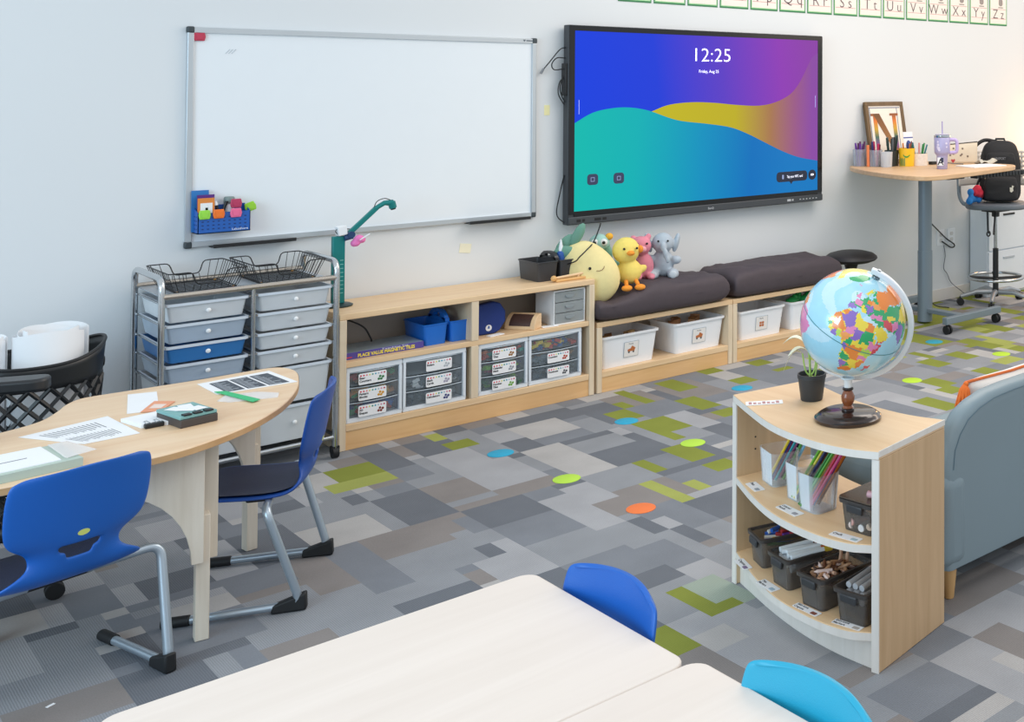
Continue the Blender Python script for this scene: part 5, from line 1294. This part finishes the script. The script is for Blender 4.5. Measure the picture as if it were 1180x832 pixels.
for e_ in ends: st.tube(catmull([il(random.uniform(-.012,.012), random.uniform(-.01,.01), .068), (Vector(e_)*.6), e_], 4), .0026, 6)
obj('stem', st, STM, pp)
for (b0, t0, w_, dr) in ((ends[0], il(-.095,.0,.180), .019, .022), (ends[1], il(-.075,-.02,.145), .016, .018), (ends[3], il(-.092,-.01,.092), .008, .03), (ends[2], il(.07,.04,.200), .016, .012), (ends[4], il(.05,-.02,.150), .013, .012), (ends[0], il(-.02,.06,.215), .015, .01)):
    obj('leaf', MB().sheet(leaf(b0, t0, w_, dr)), LEAF, pp, smooth=180)
o = obj('printed_card', MB().prism(rrect(.118, .042, .003, 2), 0, .0015), PAPER, loc=(2.322, 2.885, .6187), rotz=R(-36), smooth=0)
tag(o, 'small printed card lying on the bookcase top, left of the plant', 'card')
k = MB()
for i in range(7): k.box(-.05+.0145*i, -.040+.0145*i, -.014, .012 - .006*(i % 3), .0015, .0019)
obj('print', k, mat('card print', 'B98A8A', .6, 0, .4, 80), o, smooth=0)

# ------------------------------------------------------------------ sofa with pillow
SO = mat('blue grey vinyl', '86979F', .42, 0, .03, 5, .08, 300); SOT = mat('vinyl lit edge', 'A9BCC8', .42, 0, .03, 5)
so = thing('sofa', 'low blue-grey upholstered sofa with rounded back and wooden feet', 'sofa', (3.30, 2.72, 0))
def l3(x, y, z): return Vector((x - 3.30, y - 2.72, z))
bp = [(2.672,.10),(2.672,.44),(2.680,.500),(2.705,.545),(2.745,.585),(2.80,.610),(2.875,.628),(2.98,.635),(3.10,.637),(3.30,.638)]
bp = bp + [(6.60 - x, z) for x, z in bp[::-1][1:]]
m = MB(); rs = []
def ring(y, inset):
    out = []
    cxm, czm = 3.30, .35
    for x, z in bp:
        dx, dz = (x - cxm), (z - .1)
        fx = (abs(dx) - inset) / abs(dx) if abs(dx) > 1e-6 else 1; fz = (z - inset - .1) / max(.001, z - .1) if z > .2 else 1
        out.append(l3(cxm + dx*fx, y, .1 + dz*max(.0, fz)))
    return out
m.rings([ring(2.400,.045), ring(2.398,.022), ring(2.404,.008), ring(2.418,.0), ring(2.450,.0), ring(2.464,.008), ring(2.470,.03)])
obj('backrest', m, SO, so, smooth=60)
sm_ = MB(); sm_.tube([Vector((p.x, p.y-.0012, p.z)) for p in ring(2.3985,.022)][1:], .0016, 5)
obj('seam', sm_, mat('seam thread', '5F7682', .6), so)
def rbox(x0, x1, y0, y1, z0, z1): return MB().hexa([l3(*q) for q in ((x0,y0,z0),(x1,y0,z0),(x1,y1,z0),(x0,y1,z0),(x0,y0,z1),(x1,y0,z1),(x1,y1,z1),(x0,y1,z1))])
for s in (-1, 1):
    x0, x1 = (2.648, 2.772) if s < 0 else (3.828, 3.952)
    obj('arm', rbox(x0, x1, 2.392, 3.06, .10, .405), SO, so, bevel=.045, segs=5)
obj('seat_base', rbox(2.76, 3.84, 2.50, 3.04, .10, .22), SO, so, bevel=.02)
obj('seat_cushion', rbox(2.775, 3.825, 2.56, 3.055, .222, .335), SO, so, bevel=.035, segs=4)
FW = wood('foot wood', 'C99A62', 'D9AE78', 'z')
for x in (2.712, 3.89):
    for y in (2.432, 3.01): obj('foot', MB().cyl(l3(x,y,.001), l3(x,y,.101), .016, .026, 18), FW, so)
pw = thing('throw_pillow', 'cream throw pillow with orange piping and tassel on the sofa', 'pillow', (3.205, 2.600, .3355))
def pil(u, v, s):
    e = (max(0, 1-u**4)*max(0, 1-v**4))**.5
    return Vector((u*.255*(1-.06*(1-abs(v))), s*.058*e - .18*0, .147*(1 + v*(1-.05*(1-abs(u))))))
m = MB()
PL = T(0, .055, 0) @ Rx(17)
for s in (-1, 1): m.sheet([[PL @ pil(-1+i/10, -1+j/8, s) for i in range(21)] for j in range(17)])
obj('pillow_body', m, mat('cream fabric', 'EFE8E2', .9, 0, .04, 40, .3), pw, smooth=180)
edge = [pil(-1+i/10, -1, 0) for i in range(21)] + [pil(1, -1+j/8, 0) for j in range(1,17)] + [pil(1-i/10, 1, 0) for i in range(1,21)] + [pil(-1, 1-j/8, 0) for j in range(1,16)]
obj('piping', MB().tube([PL @ q for q in edge], .0055, 6, True), mat('orange piping', 'E8773A', .8), pw)
for sx in (-1, 1):
    q = PL @ Vector((sx*.258, 0, .292)); t_ = MB()
    for k in range(22):
        a = 2*PI*k/11; f_t = .5 if k > 10 else 1
        t_.tube([q + Vector((0,0,-.002)), q + Vector((sx*(.014+.014*f_t*math.cos(a)), -.010+.012*f_t*math.sin(a), -.018)), q + Vector((sx*(.022+.030*f_t*math.cos(a)), -.012+.026*f_t*math.sin(a), -.072))], [.005,.006,.004], 6)
    t_.ball(q + Vector((0,-.004,-.004)), .010, 10); obj('tassel', t_, mat('orange tassel', 'F0792E', .8, 0, .15, 80), pw)
# ------------------------------------------------------------------ black wobble stool
st_ = thing('wobble_stool', 'black mushroom-topped stool between the right bench and the standing desk', 'stool', (5.215, 5.565, 0))
obj('seat', MB().lathe([(0,.455),(.05,.456),(.13,.462),(.165,.475),(.178,.488),(.174,.500),(.150,.518),(.10,.532),(.05,.538),(0,.540)], 40), mat('stool black', '2A292C', .5, 0, .06), st_)
obj('stem', MB().lathe([(.036,.06),(.034,.40),(.045,.44),(.055,.4555)], 24), BLACK, st_)
obj('base', MB().lathe([(0,0),(.15,.001),(.165,.012),(.160,.035),(.11,.055),(.04,.075),(0,.076)], 36), mat('stool black', '2A292C'), st_)

# ------------------------------------------------------------------ standing desk
DH = 1.085
dp = sm2([(5.42,5.80),(5.33,5.68),(5.20,5.42),(5.10,5.10),(5.075,4.90),(5.11,4.79),(5.22,4.755),(5.40,4.775),(5.70,4.83),(6.00,4.89),(6.18,4.935),(6.275,5.00),(6.315,5.08),(6.30,5.20),(6.27,5.42),(6.20,5.60),(6.15,5.80)], 5)
dx, dy = 5.735, 5.37
dk = thing('standing_desk', 'wood-topped standing desk on one grey column with castered feet', 'desk', (dx, dy, 0))
obj('desk_top', MB().prism([(x-dx, y-dy) for x, y in dp], DH-.030, DH), wood('desk oak', 'C9A27A', 'DBB890', 'x'), dk, bevel=.004)
GP = mat('grey painted steel', '7F8D98', .4, .25, .03)
obj('column', MB().cyl((0,0,.015),(0,0,.50),.052,seg=28), GP, dk)
obj('inner_column', MB().cyl((0,0,.50),(0,0,DH-.045),.048,seg=28), GP, dk)
obj('top_plate', MB().box(-.30,.30,-.05,.05,DH-.045,DH-.0305), BLACK, dk, bevel=.003)
obj('cross_bar', MB().box(-.03,.03,-.345,.31,.078,.105), GP, dk, bevel=.003)
for y, a, b in ((-.365,-.20,.365), (.325,-.27,.30)):
    f_b = obj('foot_bar', MB().box(a,b,y-.022,y+.022,.066,.112), GP, dk, bevel=.004)
    for x in (a+.03, b-.03):
        obj('caster', MB().cyl((x-.020,y,.030),(x-.006,y,.030),.0295,seg=20).cyl((x+.006,y,.030),(x+.020,y,.030),.0295,seg=20).cyl((x-.008,y,.030),(x+.008,y,.030),.012).cyl((x,y,.03),(x,y,.067),.009), RUBBER, f_b, bevel=.003)
ch_ = MB()
for k in range(16): ch_.box(.03+.035*k, .058+.035*k, -.45, -.39, DH-.062, DH-.0305)
obj('cable_chain', ch_, BLACK, dk, bevel=.003)
obj('control_box', MB().box(-.22,-.06,-.42,-.36,DH-.058,DH-.0305).box(-.20,-.10,-.44,-.42,DH-.05,DH-.034), BLACK, dk, bevel=.004)
tag(obj('cable', MB().tube(catmull([(5.907,5.531,1.05),(5.915,5.54,.90),(6.08,5.72,.72),(6.40,5.80,.50),(6.53,5.805,.42),(6.50,5.81,.40),(6.40,5.815,.455)], 10), .005), BLACK), 'black power cord running from under the desk to the wall socket', 'cord')
tag(obj('cable', MB().tube(catmull([(6.43,5.822,.42),(6.44,5.818,.34),(6.42,5.815,.25),(6.46,5.815,.20),(6.50,5.81,.13),(6.58,5.78,.06),(6.62,5.74,.012)], 8), .003), mat('cord grey', '6B6F75', .5)), 'thin grey cord hanging down the wall below the sockets', 'cord')
tag(obj('cable', MB().tube(catmull([(6.03,5.65,.30),(6.06,5.67,.13),(6.13,5.64,.03),(6.22,5.58,.006)], 8), .004), BLACK), 'black cord reaching the floor right of the desk column', 'cord')

# framed letter
fn = thing('framed_letter', 'brown framed picture of a large letter N leaning on the wall', 'picture frame', (5.745, 5.722, DH+.002))
fn.rotation_euler = (R(-10), 0, 0)
w_, h_ = .192, .452; t_ = .030
FB = wood('brown frame', '5A4326', '755A36', 'z')
obj('frame', MB().box(-w_,w_,-.012,.012,0,t_).box(-w_,w_,-.012,.012,h_-t_,h_).box(-w_,-w_+t_,-.012,.012,t_,h_-t_).box(w_-t_,w_,-.012,.012,t_,h_-t_), FB, fn, bevel=.003)
obj('mat_board', MB().box(-w_+t_-.002,w_-t_+.002,-.006,.008,t_-.002,h_-t_+.002), mat('mat board', 'EFE6DA', .7), fn, smooth=0)
k = MB()
for a, b, c, d in ((-.155,.155,.405,.412),(-.155,.155,.040,.047),(-.155,-.148,.047,.405),(.120,.126,.06,.405)): k.box(a, b, -.0075, -.0055, c, d)
obj('inner_line', k, mat('inner slate line', '7E8AA0', .6), fn, smooth=0)
def nmat(name, stops):
    m = bpy.data.materials.new(name); m.use_nodes = True; nt = m.node_tree; N = nt.nodes; L = nt.links; b = N['Principled BSDF']
    tc = N.new('ShaderNodeTexCoord'); sp = N.new('ShaderNodeSeparateXYZ'); L.new(tc.outputs['Object'], sp.inputs[0])
    mr = N.new('ShaderNodeMapRange'); mr.inputs['From Min'].default_value = .08; mr.inputs['From Max'].default_value = .37; L.new(sp.outputs['Z'], mr.inputs['Value'])
    cr = N.new('ShaderNodeValToRGB'); e = cr.color_ramp.elements
    e[0].color = lin(stops[0]); e[1].color = lin(stops[-1])
    for i, s in enumerate(stops[1:-1]): q = e.new((i+1)/(len(stops)-1)); q.color = lin(s)
    L.new(mr.outputs[0], cr.inputs[0]); L.new(cr.outputs[0], b.inputs['Base Color']); b.inputs['Roughness'].default_value = .6
    return m
k = MB()
for a, b in ((-.122,-.088), (.070,.104)): k.box(a, b, -.0095, -.0058, .085, .350)
for a, b, c, d in ((-.145,-.065,.350,.366),(.045,.128,.350,.366),(-.142,-.068,.070,.085)): k.box(a, b, -.0095, -.0058, c, d)
obj('letter_n', k, nmat('letter stems', ['7A4A3A','8A5A9A','3E6A5A','C9A02E','D9742A','7A4A2A']), fn, smooth=0)
k = MB(); k.prism([(-.125,.366),(-.062,.366),(.104,.075),(.066,.075)], .0, .0045, T(0,-.0058,0) @ FRONT)
obj('letter_diagonal', k, nmat('letter diagonal', ['B06A4A','9A6A3A','8A5A30','6A4424']), fn, smooth=0)
# pencils cups etc. on the desk
DZ = DH + .0004
CLR = clear('clear desk cup', 'D6DDEA', .26, .2)
def dcup(name, lb, x, y, r, h, m, taper_=.9, cat='cup'):
    g = MB().lathe([(0,0),(r*taper_,0),(r,h),(r-.002,h),(r*taper_-.002,.003),(0,.003)], 24, cap=False)
    return tag(obj(name, g, m, loc=(x, y, DZ), smooth=50), lb, cat)
random.seed(31)
def bunch(x, y, r, n, cols, L_, kind, where, rad=.006, splay=.16, z=.004):
    for k in range(n):
        cn, h = cols[k % len(cols)]; a = 2*PI*k/n + random.uniform(-.3,.3); q = r*random.uniform(.35,.62)
        d = Vector((splay*math.cos(a)*random.uniform(.5,1), splay*math.sin(a)*random.uniform(.5,1), 1)).normalized()
        p = Vector((x + q*math.cos(a)*.6, y + q*math.sin(a)*.6, DZ + z)); ll = L_*random.uniform(.9,1.06)
        o = obj(kind, MB().cyl((0,0,0),(0,0,ll*.72),rad,seg=8), col(h), loc=p); o.rotation_euler = d.to_track_quat('Z','Y').to_euler()
        obj('cap', MB().cyl((0,0,ll*.72),(0,0,ll),rad*1.15,rad*.9,8), col(h), o)
        tag(o, '%s %s standing in %s' % (cn, kind, where), kind, '%s %ss in %s' % (cn, kind, where))
dcup('clear_cup', 'clear lilac cup of purple markers at the left desk end', 5.462, 5.745, .048, .118, CLR)
bunch(5.462, 5.745, .046, 6, [('purple','6A2E9A'),('plum','5A2A5A')], .165, 'marker', 'the leftmost clear desk cup', .0075)
dcup('clear_cup', 'clear cup of red and navy markers, second from the left desk end', 5.515, 5.640, .048, .115, CLR)
bunch(5.515, 5.640, .046, 6, [('navy','28306A'),('magenta','B82A5A'),('dark red','6A2230')], .165, 'marker', 'the second clear desk cup', .0075)
o = obj('orange_highlighter', MB().cyl((0,0,0),(0,0,.15),.0105,seg=12), col('F08A5A'), loc=(5.470, 5.665, DZ+.001)); o.rotation_euler = (R(6), R(-8), 0); tag(o, 'long orange highlighter standing upright between the clear cups', 'highlighter')
dcup('clear_tumbler', 'small clear tumbler with white label in front of the markers', 5.520, 5.535, .042, .105, clear('clear tumbler', 'E2E6EC', .5, .2))
g = dcup('black_cup', 'black cup of black brushes in front of the frame', 5.620, 5.585, .050, .11, mat('black cup', '2A3030', .4))
bunch(5.620, 5.585, .050, 8, [('black','23282A'),('dark green','1F3A36'),('grey','5A6064')], .20, 'brush', 'the black desk cup', .008)
yc = thing('yellow_pencil_tub', 'yellow tub printed with a green smile, full of pencils', 'cup', (5.690, 5.505, DZ))
obj('tub', MB().lathe([(0,0),(.052,0),(.058,.125),(.0555,.125),(.049,.004),(0,.004)], 28, cap=False), mat('tub yellow', 'F0C022', .4, 0, .04), yc, smooth=50)
k = MB(); k.sheet([[Vector((.0565*math.cos(R(a)), .0565*math.sin(R(a)), .060 + .018*((a-222)/26)**2*1.0 - (.0))) for a in range(196, 250, 3)], [Vector((.0572*math.cos(R(a)), .0572*math.sin(R(a)), .072 + .014*((a-222)/26)**2)) for a in range(196, 250, 3)]])
obj('smile_print', k, col('4F9A3A'), yc)
k = MB()
for i, a in enumerate(range(170, 215, 9)): k.sheet([[Vector((.0545*math.cos(R(a)), .0545*math.sin(R(a)), .004)), Vector((.0545*math.cos(R(a+5)), .0545*math.sin(R(a+5)), .004))], [Vector((.0568*math.cos(R(a)), .0568*math.sin(R(a)), .06-.006*(i%2))), Vector((.0568*math.cos(R(a+5)), .0568*math.sin(R(a+5)), .06-.006*(i%2)))]])
obj('crayon_print', k, col('3A8A5A'), yc, smooth=0)
bunch(5.690, 5.505, .055, 6, [('orange','D9822E'),('navy','33407A'),('maroon','7A3A3A')], .165, 'pencil', 'the yellow tub', .005)
dcup('white_tub', 'low white patterned tub of green pens right of the yellow tub', 5.790, 5.480, .062, .085, mat('white patterned tub', 'E3DAD2', .5, 0, .25, 45), .95)
bunch(5.790, 5.480, .058, 8, [('green','2E8A4A'),('teal','2E7A8A'),('pink','E09A9A')], .16, 'pen', 'the white tub', .006, .35)
wc_ = slab('photo_card', 'white card with a blue oval propped behind the green pens', 'card', 5.795, 5.575, DZ, .095, .235, .003, PAPER, [(-.0475,.0475,.19,.198,col('3A4A9A'),'blue_band')], -6)
obj('oval_print', MB().prism([(.026*math.cos(R(18*k)), .040*math.sin(R(18*k))+.135) for k in range(20)], .0, .001, T(0,-.0015,0) @ FRONT).prism([(.016*math.cos(R(18*k)), .028*math.sin(R(18*k))+.135) for k in range(20)], .001, .0012, T(0,-.0015,0) @ FRONT), col('34509A'), wc_, smooth=0)
tag(obj('power_brick', MB().box(-.03,.03,-.018,.018,0,.022), BLACK, loc=(5.925, 5.47, DZ), bevel=.003), 'small black adapter lying right of the white tub', 'adapter')
tag(obj('cable', MB().tube(catmull([(5.96,5.47,DZ+.008),(6.00,5.45,DZ+.02),(6.03,5.38,DZ+.006),(6.06,5.30,DZ+.004)], 8), .003), mat('cord grey', '6B6F75')), 'grey cable from the black adapter on the desk', 'cable')

# insulated tumbler
mg = thing('insulated_tumbler', 'lilac insulated tumbler with handle and straw on the desk', 'tumbler', (5.645, 5.128, DZ))
LIL = mat('lilac enamel', 'A9A7CF', .35, .1, .03)
obj('cup_body', MB().lathe([(0,0),(.034,0),(.036,.003),(.0385,.088),(.0405,.094),(.052,.108),(.0535,.116),(.0555,.212),(.054,.214)], 36), LIL, mg)
obj('steel_lip', MB().lathe([(.0555,.2135),(.056,.216),(.056,.228),(.053,.230),(0,.231)], 36), CHROME, mg)
obj('lid', MB().lathe([(0,.2312),(.048,.2312),(.048,.236),(0,.237)], 32), clear('clear lid', 'C6C2DC', .6, .2), mg)
Mh = basis((0,0,0), ER, VW, Vector((0,0,1)))
obj('handle', MB().tube([Mh @ Vector(q) for q in rpath([(.050,0,.198),(.100,0,.200),(.102,0,.130),(.095,0,.112),(.050,0,.110)], .028, 6)], .0115, 12), mat('lilac handle', 'BBA9DA', .4), mg)
obj('straw', MB().cyl((.006,0,.02),(.0,0,.322),.0042,seg=12), mat('straw lilac', 'A79CCB', .4), mg)
def on_mug(r, ang, z, dr=.0006):
    d = (-VW).copy(); d = Matrix.Rotation(ang, 3, 'Z') @ d; s = Vector((0,0,1)).cross(d)
    return basis(d*(r+dr) + Vector((0,0,z)), s, Vector((0,0,1)), d)
pd = obj('letter_patch', MB().prism(rrect(.044,.055,.003,2), 0, .0012, on_mug(.0375, -.25, .052)), WHITE, mg, smooth=0)
obj('patch_shade', MB().prism([(.000,.0265),(.021,.0265),(.021,-.006),(.012,-.006)], .0012, .0016, on_mug(.0375, -.25, .052)), col('2A2A50'), pd, smooth=0)
text('letter_a', 'A', .060, col('15151C'), pd, on_mug(.0375, -.25, .052) @ T(-.020,-.022,.0018), thin=.001)
k = MB()
for (a, z, r) in ((-.55,.185,.008),(-.5,.165,.010),(-.62,.150,.007),(-.45,.142,.012),(-.35,.130,.009),(.55,.175,.008),(.6,.15,.006)): k.prism([(r*math.cos(R(60*q)), r*math.sin(R(60*q))) for q in range(6)], 0, .0008, on_mug(.054, a, z))
obj('flower_print', k, mat('print white', 'DAD6EC', .5), mg, smooth=0)

pc = thing('zip_pouch', 'cream pouch printed with small hearts standing behind the tumbler', 'pouch', (6.16, 5.43, DZ), R(-42))
m = MB()
def pch(u, v, s):
    e = ((1-abs(u)**6)*(1-v**3))**.5
    return Vector((u*.135, s*(.004+.030*e), v*.140 + .012*u*v))
for s in (-1, 1): m.sheet([[pch(-1+i/8, j/8, s) for i in range(17)] for j in range(9)])
m.flat([pch(-1+i/8, 0, -1) for i in range(17)] + [pch(1-i/8, 0, 1) for i in range(17)])
obj('pouch_body', m, mat('pouch cream', 'D6C9B4', .8, 0, .08, 20), pc, smooth=180)
obj('zip', MB().tube([Vector((-.135,0,.130)), Vector((0,0,.140)), Vector((.135,0,.153))], .006, 8), mat('zip dark', '3A342E', .6), pc)
k = MB()
for i in range(11): 
    u = random.uniform(-.8,.8); v = random.uniform(.2,.85); q = pch(u, v, -1); k.prism([(.008*math.cos(R(72*j)), .008*math.sin(R(72*j))) for j in range(5)], 0, .0015, T(q.x, q.y-.0005, q.z) @ FRONT)
obj('heart_print', k, col('7A6A5E'), pc, smooth=0)
q = pch(-.35, .14, -1); obj('red_heart', MB().prism([(0,-.016),(.016,.004),(.009,.014),(0,.007),(-.009,.014),(-.016,.004)], 0, .002, T(q.x, q.y-.0008, q.z) @ FRONT), col('B5303A'), pc, smooth=0)
for i, (x, y, rz, w2, h2, lb) in enumerate(((6.02,5.10,-8,.30,.20,'stack of white papers lying on the right half of the desk'),)):
    tag(obj('paper_stack', MB().box(-w2/2,w2/2,-h2/2,h2/2,0,.007), PAPER, loc=(x,y,DZ), rotz=R(rz), smooth=0), lb, 'papers')
k = MB().sheet([[Vector((.03*i - .09, .025*j, .030 + .014*math.sin(i*1.3+j) + (.018 if j == 1 else 0))) for i in range(7)] for j in range(4)])
o = obj('crumpled_cloth', k, mat('grey cloth', 'C4C0B4', .9, 0, .2, 30), loc=(6.22,5.19,DZ), solid=.004, smooth=180); o.location.z = DZ + .0; tag(o, 'grey crumpled cloth at the right end of the desk', 'cloth')
for v in o.data.vertices: v.co.z = max(.002, v.co.z - .022)

# ------------------------------------------------------------------ drafting chair with bag
CX, CY = 6.58, 5.43
dr_ = thing('drafting_chair', 'tall grey drafting chair with chrome foot ring and perforated white back', 'chair', (CX, CY, 0))
starbase(dr_, .27, .095, mat('cast silver', 'AEB4BA', .35, .6, .03), a0=-75, cr=.027)
obj('gas_column', MB().cyl((0,0,.06),(0,0,.42),.022).cyl((0,0,.42),(0,0,.72),.0125), [BLACK], dr_)
obj('chrome_rod', MB().cyl((0,0,.425),(0,0,.70),.0145), CHROME, dr_)
rg = MB().tube([(.205*math.cos(R(8*k)), .205*math.sin(R(8*k)), .205) for k in range(45)], .0115, 10, True)
obj('foot_ring', rg, CHROME, dr_)
k = MB()
for i in range(4): a = R(45+90*i); k.tube([(0.02*math.cos(a),.02*math.sin(a),.195),(.2*math.cos(a),.2*math.sin(a),.205)], .011, 8)
obj('ring_spoke', k, BLACK, dr_)
obj('seat_mechanism', MB().box(-.09,.09,-.07,.07,.700,.726).cyl((0,0,.66),(0,0,.70),.03), BLACK, dr_, bevel=.006)
obj('lever', MB().tube(rpath([(-.05,-.04,.70),(-.16,-.12,.62),(-.24,-.18,.565)], .05), .007), BLACK, dr_)
obj('second_lever', MB().tube(rpath([(-.12,-.02,.715),(-.125,-.03,.56),(-.12,-.04,.55)], .02), .008).tube([(-.125+.018*math.cos(R(30*q)), -.035, .545+.018*math.sin(R(30*q))) for q in range(12)], .006, 6, True), BLACK, dr_)
Ms = basis((0,0,0), ER, VW, Vector((0,0,1)))
obj('seat', MB().prism(rrect(.46,.44,.15,8), .727, .770, Ms), mat('seat grey', '6C737C', .5, 0, .04), dr_, bevel=.016, segs=4)
obj('back_support', MB().tube([Ms @ Vector(q) for q in rpath([(-.15,.08,.735),(-.245,.10,.74),(-.275,.13,.80),(-.285,.17,1.03)], .05)], .016, 10).tube([Ms @ Vector(q) for q in rpath([(.15,.08,.735),(.245,.10,.74),(.275,.13,.80),(.285,.17,1.03)], .05)], .016, 10), GP, dr_)
m = MB(); NB_, NV = 44, 15
def bk_(i, j):
    a = R(-56 + 120*i/NB_); rr_ = .335
    return Ms @ Vector((rr_*math.sin(a), -.13 + rr_*math.cos(a) + .02*(j/NV), .885 + .265*j/NV))
vs = [[m.bm.verts.new(bk_(i, j)) for i in range(NB_+1)] for j in range(NV+1)]
for j in range(NV):
    for i in range(NB_):
        if 1 < j < NV-1 and 1 < i < NB_-2 and i % 2 and j % 2: continue
        m.face([vs[j][i], vs[j][i+1], vs[j+1][i+1], vs[j+1][i]])
obj('perforated_back', m, mat('warm white plastic', 'E6E0D8', .45, 0, .02), dr_, solid=.007, smooth=180)
# backpack on the seat
bpk = thing('backpack', 'black backpack with pale logo standing on the drafting chair', 'backpack', (CX + ER.x*.035 + VW.x*.0, CY + ER.y*.035, .7705))
bpk.rotation_euler = (0, 0, math.atan2(ER.y, ER.x))
NYL = mat('black nylon', '1B1B1F', .65, 0, .12, 25, .3, 400)
def bag(w0, d0, h0, cy_, z0, top=.55, e=3.2, n=28):
    m = MB(); rs = []
    for k in range(15):
        t = k/14; sc_ = (1 - max(0, t-.55)**2*top*4*.75) * (1 - max(0, .10-t)*1.6)
        z = z0 + h0*(t if t < .9 else .9 + (t-.9)*.8)
        if k == 14: sc_ *= .72
        r = []
        for q in range(n):
            a = 2*PI*q/n; ca, sa = math.cos(a), math.sin(a)
            r.append(Vector((math.copysign(abs(ca)**(2/e), ca)*w0/2*sc_ + mnoise.noise(Vector((q*.7,k*.6,z0)))*.006, cy_ + math.copysign(abs(sa)**(2/e), sa)*d0/2*sc_ + mnoise.noise(Vector((q*.7,k*.6,5)))*.006, z)))
        rs.append(r)
    m.rings(rs); return m
obj('main_body', bag(.315,.175,.475,.02,.0,.62,2.6), NYL, bpk, smooth=180, sub=1)
obj('front_pocket', bag(.255,.085,.195,-.085,.015,.30), NYL, bpk, smooth=180, sub=1)
obj('upper_pocket', bag(.225,.055,.16,-.068,.225,.35), NYL, bpk, smooth=180, sub=1)
obj('carry_loop', MB().tube([(-.045,.04,.43),(-.03,.04,.475),(.03,.04,.475),(.045,.04,.43)], .009, 8), BLACK, bpk)
obj('shoulder_strap', MB().tube(catmull([(-.02,.06,.45),(-.12,.03,.465),(-.195,.0,.41),(-.215,-.02,.32),(-.195,-.04,.25),(-.15,-.04,.20)], 8), [.014]*41, 8).tube(catmull([(-.14,-.02,.21),(-.175,-.02,.12),(-.15,-.02,.02)], 6), .009, 6), NYL, bpk)
text('lettering', 'JANSPORT', .028, mat('logo thread', '8A8A90', .7), bpk, T(-.050,-.106,.325) @ Rx(86), width=.088)
obj('pale_patch', MB().prism([(-.012,-.02),(.0,-.026),(.014,-.012),(.010,.004),(.018,.020),(.004,.026),(.0,.010),(-.014,.012)], 0, .002, T(.08,-.1305,.11) @ FRONT), col('D6D2C4'), bpk, smooth=0)
obj('clip_chain', MB().tube(catmull([(-.115,-.06,.21),(-.112,-.075,.16),(-.118,-.08,.11)], 6), .006, 6), mat('chain tan', 'B5A58A', .5, .3), bpk)
pm = thing('pompom_toy', 'small fluffy red and blue pompom toy beside the backpack', 'toy', (CX - ER.x*.150 - VW.x*.095, CY - ER.y*.150 - VW.y*.095, .771))
k = MB()
for q in ((-.055,0,.040),(-.03,.01,.030),(.03,0,.026),(.05,.01,.034),(-.05,.01,.085),(0,.02,.03),(-.075,.0,.02)): k.ball(q, .028, 12)
obj('blue_fluff', k, mat('blue fluff', '2F86D6', .9, 0, .15, 60, .5, 300), pm, remesh=.005)
k = MB()
for q in ((.005,-.01,.105),(.025,-.012,.075),(.045,-.005,.065),(-.01,0,.085)): k.ball(q, .034, 12)
obj('red_fluff', k, mat('red fluff', 'E23A52', .9, 0, .15, 60, .5, 300), pm, remesh=.005)

# filing cabinet
fc = thing('filing_cabinet', 'white filing cabinet against the wall behind the drafting chair', 'cabinet', (6.98, 5.725, 0))
CW = mat('cabinet white', 'E2E9F0', .4, 0, .02)
obj('carcass', MB().box(-.25,.25,-.085,.09,.001,.70), CW, fc, bevel=.003)
for k in range(2):
    d = obj('drawer', MB().box(-.243,.243,-.100,-.0855,.02+.34*k,.35+.34*k), CW, fc, bevel=.003)
    obj('handle', MB().box(-.07,.07,-.108,-.1005,.285+.34*k,.300+.34*k), BLACK if k else mat('pale grey handle', 'B9C2CA', .4), d, bevel=.002)

tag(obj('paper_scrap', MB().prism([(-.011,-.004),(.010,-.005),(.011,.004),(-.010,.005)], 0, .001), PAPER, loc=(.661, 3.79, .0004), rotz=R(30), smooth=0), 'tiny white paper scrap on the carpet by the front chair legs', 'scrap')
